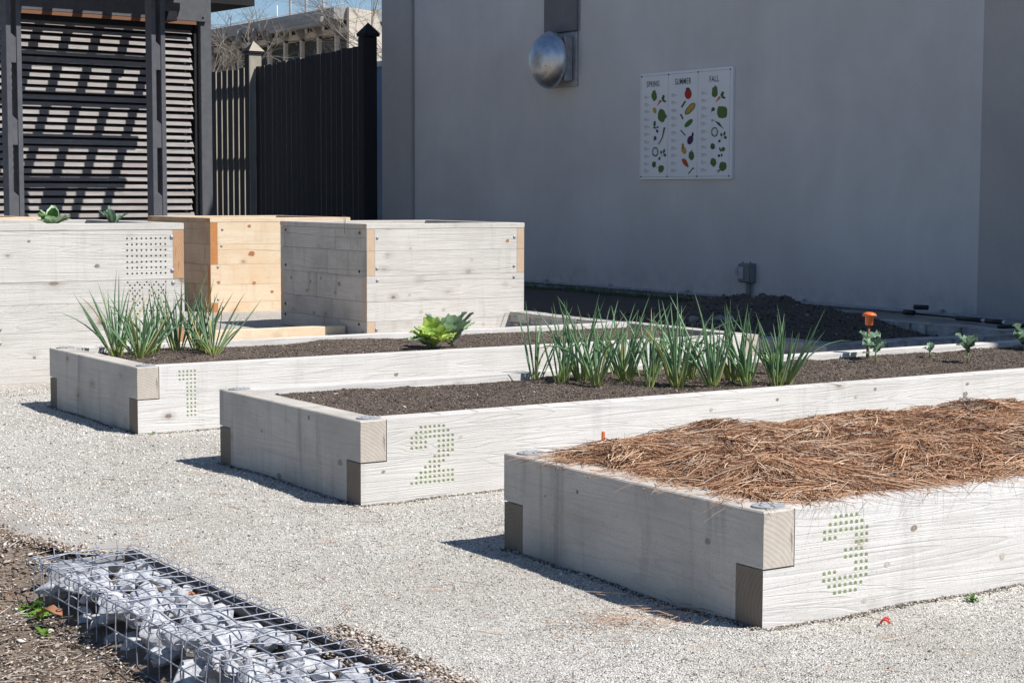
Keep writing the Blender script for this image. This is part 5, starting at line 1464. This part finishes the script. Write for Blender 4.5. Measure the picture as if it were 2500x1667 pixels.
# ------------------------------------------------------------------ picket fence
FX = 11.3
fence = empty('picket_fence', 'tall dark picket fence between the hut and the grey building', 'fence', (FX, 20.3, 0))
def picket(y0, wd, top, name='picket'):
    b = MB(); b.box(-.011, .011, y0, y0 + wd, 0, top, mi=1, ends=0, end_mi=0, jig=.002); b.build(name, [picket_face, picket_edge], fence)
yy = .56
while yy < 3.36:
    picket(yy, .145, 3.05 - (yy * .036) + rnd.uniform(-.012, .012)); yy += .152 + rnd.uniform(-.003, .004)
yy = 3.42
for k_ in range(3): picket(yy, .138, 2.93); yy += .152
yy = 4.08
while yy < 6.5:
    picket(yy, .168, 2.93 + rnd.uniform(-.012, .012)); yy += .205
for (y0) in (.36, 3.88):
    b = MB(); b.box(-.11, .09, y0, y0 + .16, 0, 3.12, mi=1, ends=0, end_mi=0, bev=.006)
    po = b.build('post', [picket_face, picket_face if y0 < 1 else picket_edge], fence)  # post by the building: its shade is put in as dark colour
    c_ = MB(); cy = y0 + .08
    c_.box(-.115, .115, cy - .105, cy + .105, 3.125, 3.155, mi=0)
    top_ = (0, cy, 3.31)
    q = [(-.125, cy - .115, 3.156), (.125, cy - .115, 3.156), (.125, cy + .115, 3.156), (-.125, cy + .115, 3.156)]
    for i in range(4): c_.poly([q[i], q[(i + 1) % 4], top_], 0 if i in (3,) else 1)  # cap side turned from the sun is coloured as shade
    c_.poly(q[::-1], 0)
    c_.build('post_cap', [picket_face, picket_face if y0 < 1 else picket_edge], po)  # cap by the building takes the same shade colour
for zz in (.6, 1.55, 2.62):
    b = MB(); b.box(.013, .050, .6, 6.3, zz, zz + .09); b.build('rail', [picket_face], fence)
# blue shed beyond the fence end
t = empty('blue_shed', 'sliver of a blue painted shed between fence post and building', 'shed', (13.3, 23.0, 0))
b = MB(); b.box(0, 1.5, 0, 2.2, 0, 3.0); b.build('wall', blue_m, t)
b = MB(); b.box(-.06, 1.6, -.1, 2.3, 3.0, 3.08); b.build('roof', galv_dull, t)
b = MB(); b.box(-.02, -.001, .6, .75, .2, 2.6); b.build('trim', white_m, t)

# ------------------------------------------------------------------ stadium far behind
st = empty('stadium', 'pale concrete stadium stand in the distance above the fence', 'stadium', (90, 170, 0))
b = MB(); b.box(-1.5, 8, 0, 60, 19.35, 20.55); b.build('parapet', sta_m, st)
b = MB(); b.box(-2.3, -1.55, 1.5, 14.5, 19.12, 19.7); b.build('balcony', sta_m, st)
b = MB(); b.box(-2.4, -1.55, 2.0, 14, 18.75, 19.1); b.build('walkway_slab', sta_m, st)
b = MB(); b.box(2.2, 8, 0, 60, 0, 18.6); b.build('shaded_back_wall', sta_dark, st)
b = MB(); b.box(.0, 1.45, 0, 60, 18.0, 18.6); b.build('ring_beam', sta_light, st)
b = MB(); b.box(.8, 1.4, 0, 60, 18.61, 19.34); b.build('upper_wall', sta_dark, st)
yk = 1.5; i = 0
while yk < 56:
    b = MB(); b.box(-.45, -.05, yk, yk + .42, 0, 18.0); b.build('column', sta_light, st)
    b = MB(); b.v += [(-1.5, yk, 19.34), (.0, yk, 19.34), (.0, yk, 17.6), (-.46, yk, 17.8), (-1.5, yk + .4, 19.34), (.0, yk + .4, 19.34), (.0, yk + .4, 17.6), (-.46, yk + .4, 17.8)]
    for f in ((0, 1, 2, 3), (7, 6, 5, 4), (0, 4, 5, 1), (1, 5, 6, 2), (2, 6, 7, 3), (3, 7, 4, 0)): b.f.append(f); b.m.append(0); b.sm.append(False)
    b.build('bracket', sta_m, st)
    if i > 2:
        b = MB(); b.box(-2.0, -1.55, yk + 1.0, yk + 1.55, 18.6, 19.7); b.build('lamp_housing', sta_m, st)
    b = MB(); b.tube([(1.2, yk + .6, 12), (1.2, yk + 4.0, 16.8)], .16, 5); b.build('brace', sta_m, st)
    yk += 4.15; i += 1
b = MB(); b.poly([(0, -.05, 20.6), (3.2, -.05, 20.3), (4.0, -.05, 18.6), (8, -.05, 17.4), (8, -.05, 8), (0, -.05, 8)]); b.poly([(0, -.6, 20.6), (3.2, -.6, 20.3), (4.0, -.6, 18.6), (8, -.6, 17.4), (8, -.6, 8), (0, -.6, 8)][::-1])
e_ = [(0, 20.6), (3.2, 20.3), (4.0, 18.6), (8, 17.4), (8, 8), (0, 8)]
for i in range(6):
    a, c = e_[i], e_[(i + 1) % 6]; b.quad((a[0], -.05, a[1]), (c[0], -.05, c[1]), (c[0], -.6, c[1]), (a[0], -.6, a[1]))
b.build('end_wall', sta_light, st)
for (py_, hh) in ((4.6, 28), (8.7, 28), (12.6, 29)):
    b = MB(); b.tube([(-.4, py_, 18.5), (-.4, py_, hh)], .16, 6); b.build('flag_pole', white_m, st)
b = MB(); b.tube([(-.2, 16.4, 19), (-.2, 16.4, 22.2)], .07, 5); b.build('antenna', white_m, st)
for k_ in range(22):
    pass
b = MB(); b.tube([(-.1, 0.2, 21.0), (-.1, 40, 21.0)], .05, 4); b.build('railing', white_m, st)

# ------------------------------------------------------------------ bare trees
def bare_tree(x, y, h, spread, label, seed, depth=6, trunk_r=.22, dens=3, lean=0.0, start=.25):
    r_ = random.Random(seed)
    t = empty('bare_tree', label, 'tree', (x, y, 0), group='leafless trees behind the fence')
    tb = MB(); cb = MB()
    def grow(p, d_, ln, rad, lev):
        pts = [p.copy()]; q = p.copy(); dd_ = d_.copy()
        nseg = 3 if lev < 3 else 2
        for i in range(nseg):
            dd_ = (dd_ + Vector((r_.gauss(0, .13), r_.gauss(0, .13), r_.gauss(0, .08) + .03))).normalized()
            q = q + dd_ * ln / nseg; pts.append(q.copy())
        rs = [rad * (1 - .45 * i / nseg) for i in range(nseg + 1)]
        (tb if lev == 0 else cb).tube(pts, rs, 7 if lev == 0 else (4 if lev < 3 else 3), cap=False, smooth=False)
        if lev >= depth: return
        for k_ in range(dens + (1 if lev in (1, 2) else 0)):
            tt = r_.uniform(.35, 1.0); ii = min(nseg - 1, int(tt * nseg)); bp = pts[ii].lerp(pts[ii + 1], tt * nseg - ii)
            ax = Vector((r_.gauss(0, 1), r_.gauss(0, 1), r_.gauss(0, .6))).normalized()
            nd = (dd_ + ax * spread).normalized()
            grow(bp, nd, ln * r_.uniform(.52, .78), rad * .52, lev + 1)
    grow(Vector((0, 0, -.2)), Vector((lean, 0, 1)).normalized(), h * .42, trunk_r, 0)
    tb.build('trunk', bark_m, t, fix=False); cb.build('crown', bark_m, t, fix=False)
bare_tree(24.0, 55.5, 9.5, .85, 'leafless grey thicket tree just right of the hut post', 3, dens=3, trunk_r=.14)
bare_tree(21.5, 52.5, 10.5, .8, 'leafless tree partly hidden behind the hut roof', 4, dens=3, trunk_r=.14)
bare_tree(26.5, 60, 7.6, .9, 'lower leafless tree in front of the left end of the stadium', 5, dens=3, trunk_r=.12)
bare_tree(26.3, 43.2, 10.5, .8, 'leafless tree rising behind the fence post next to the building', 9, dens=4, trunk_r=.075)
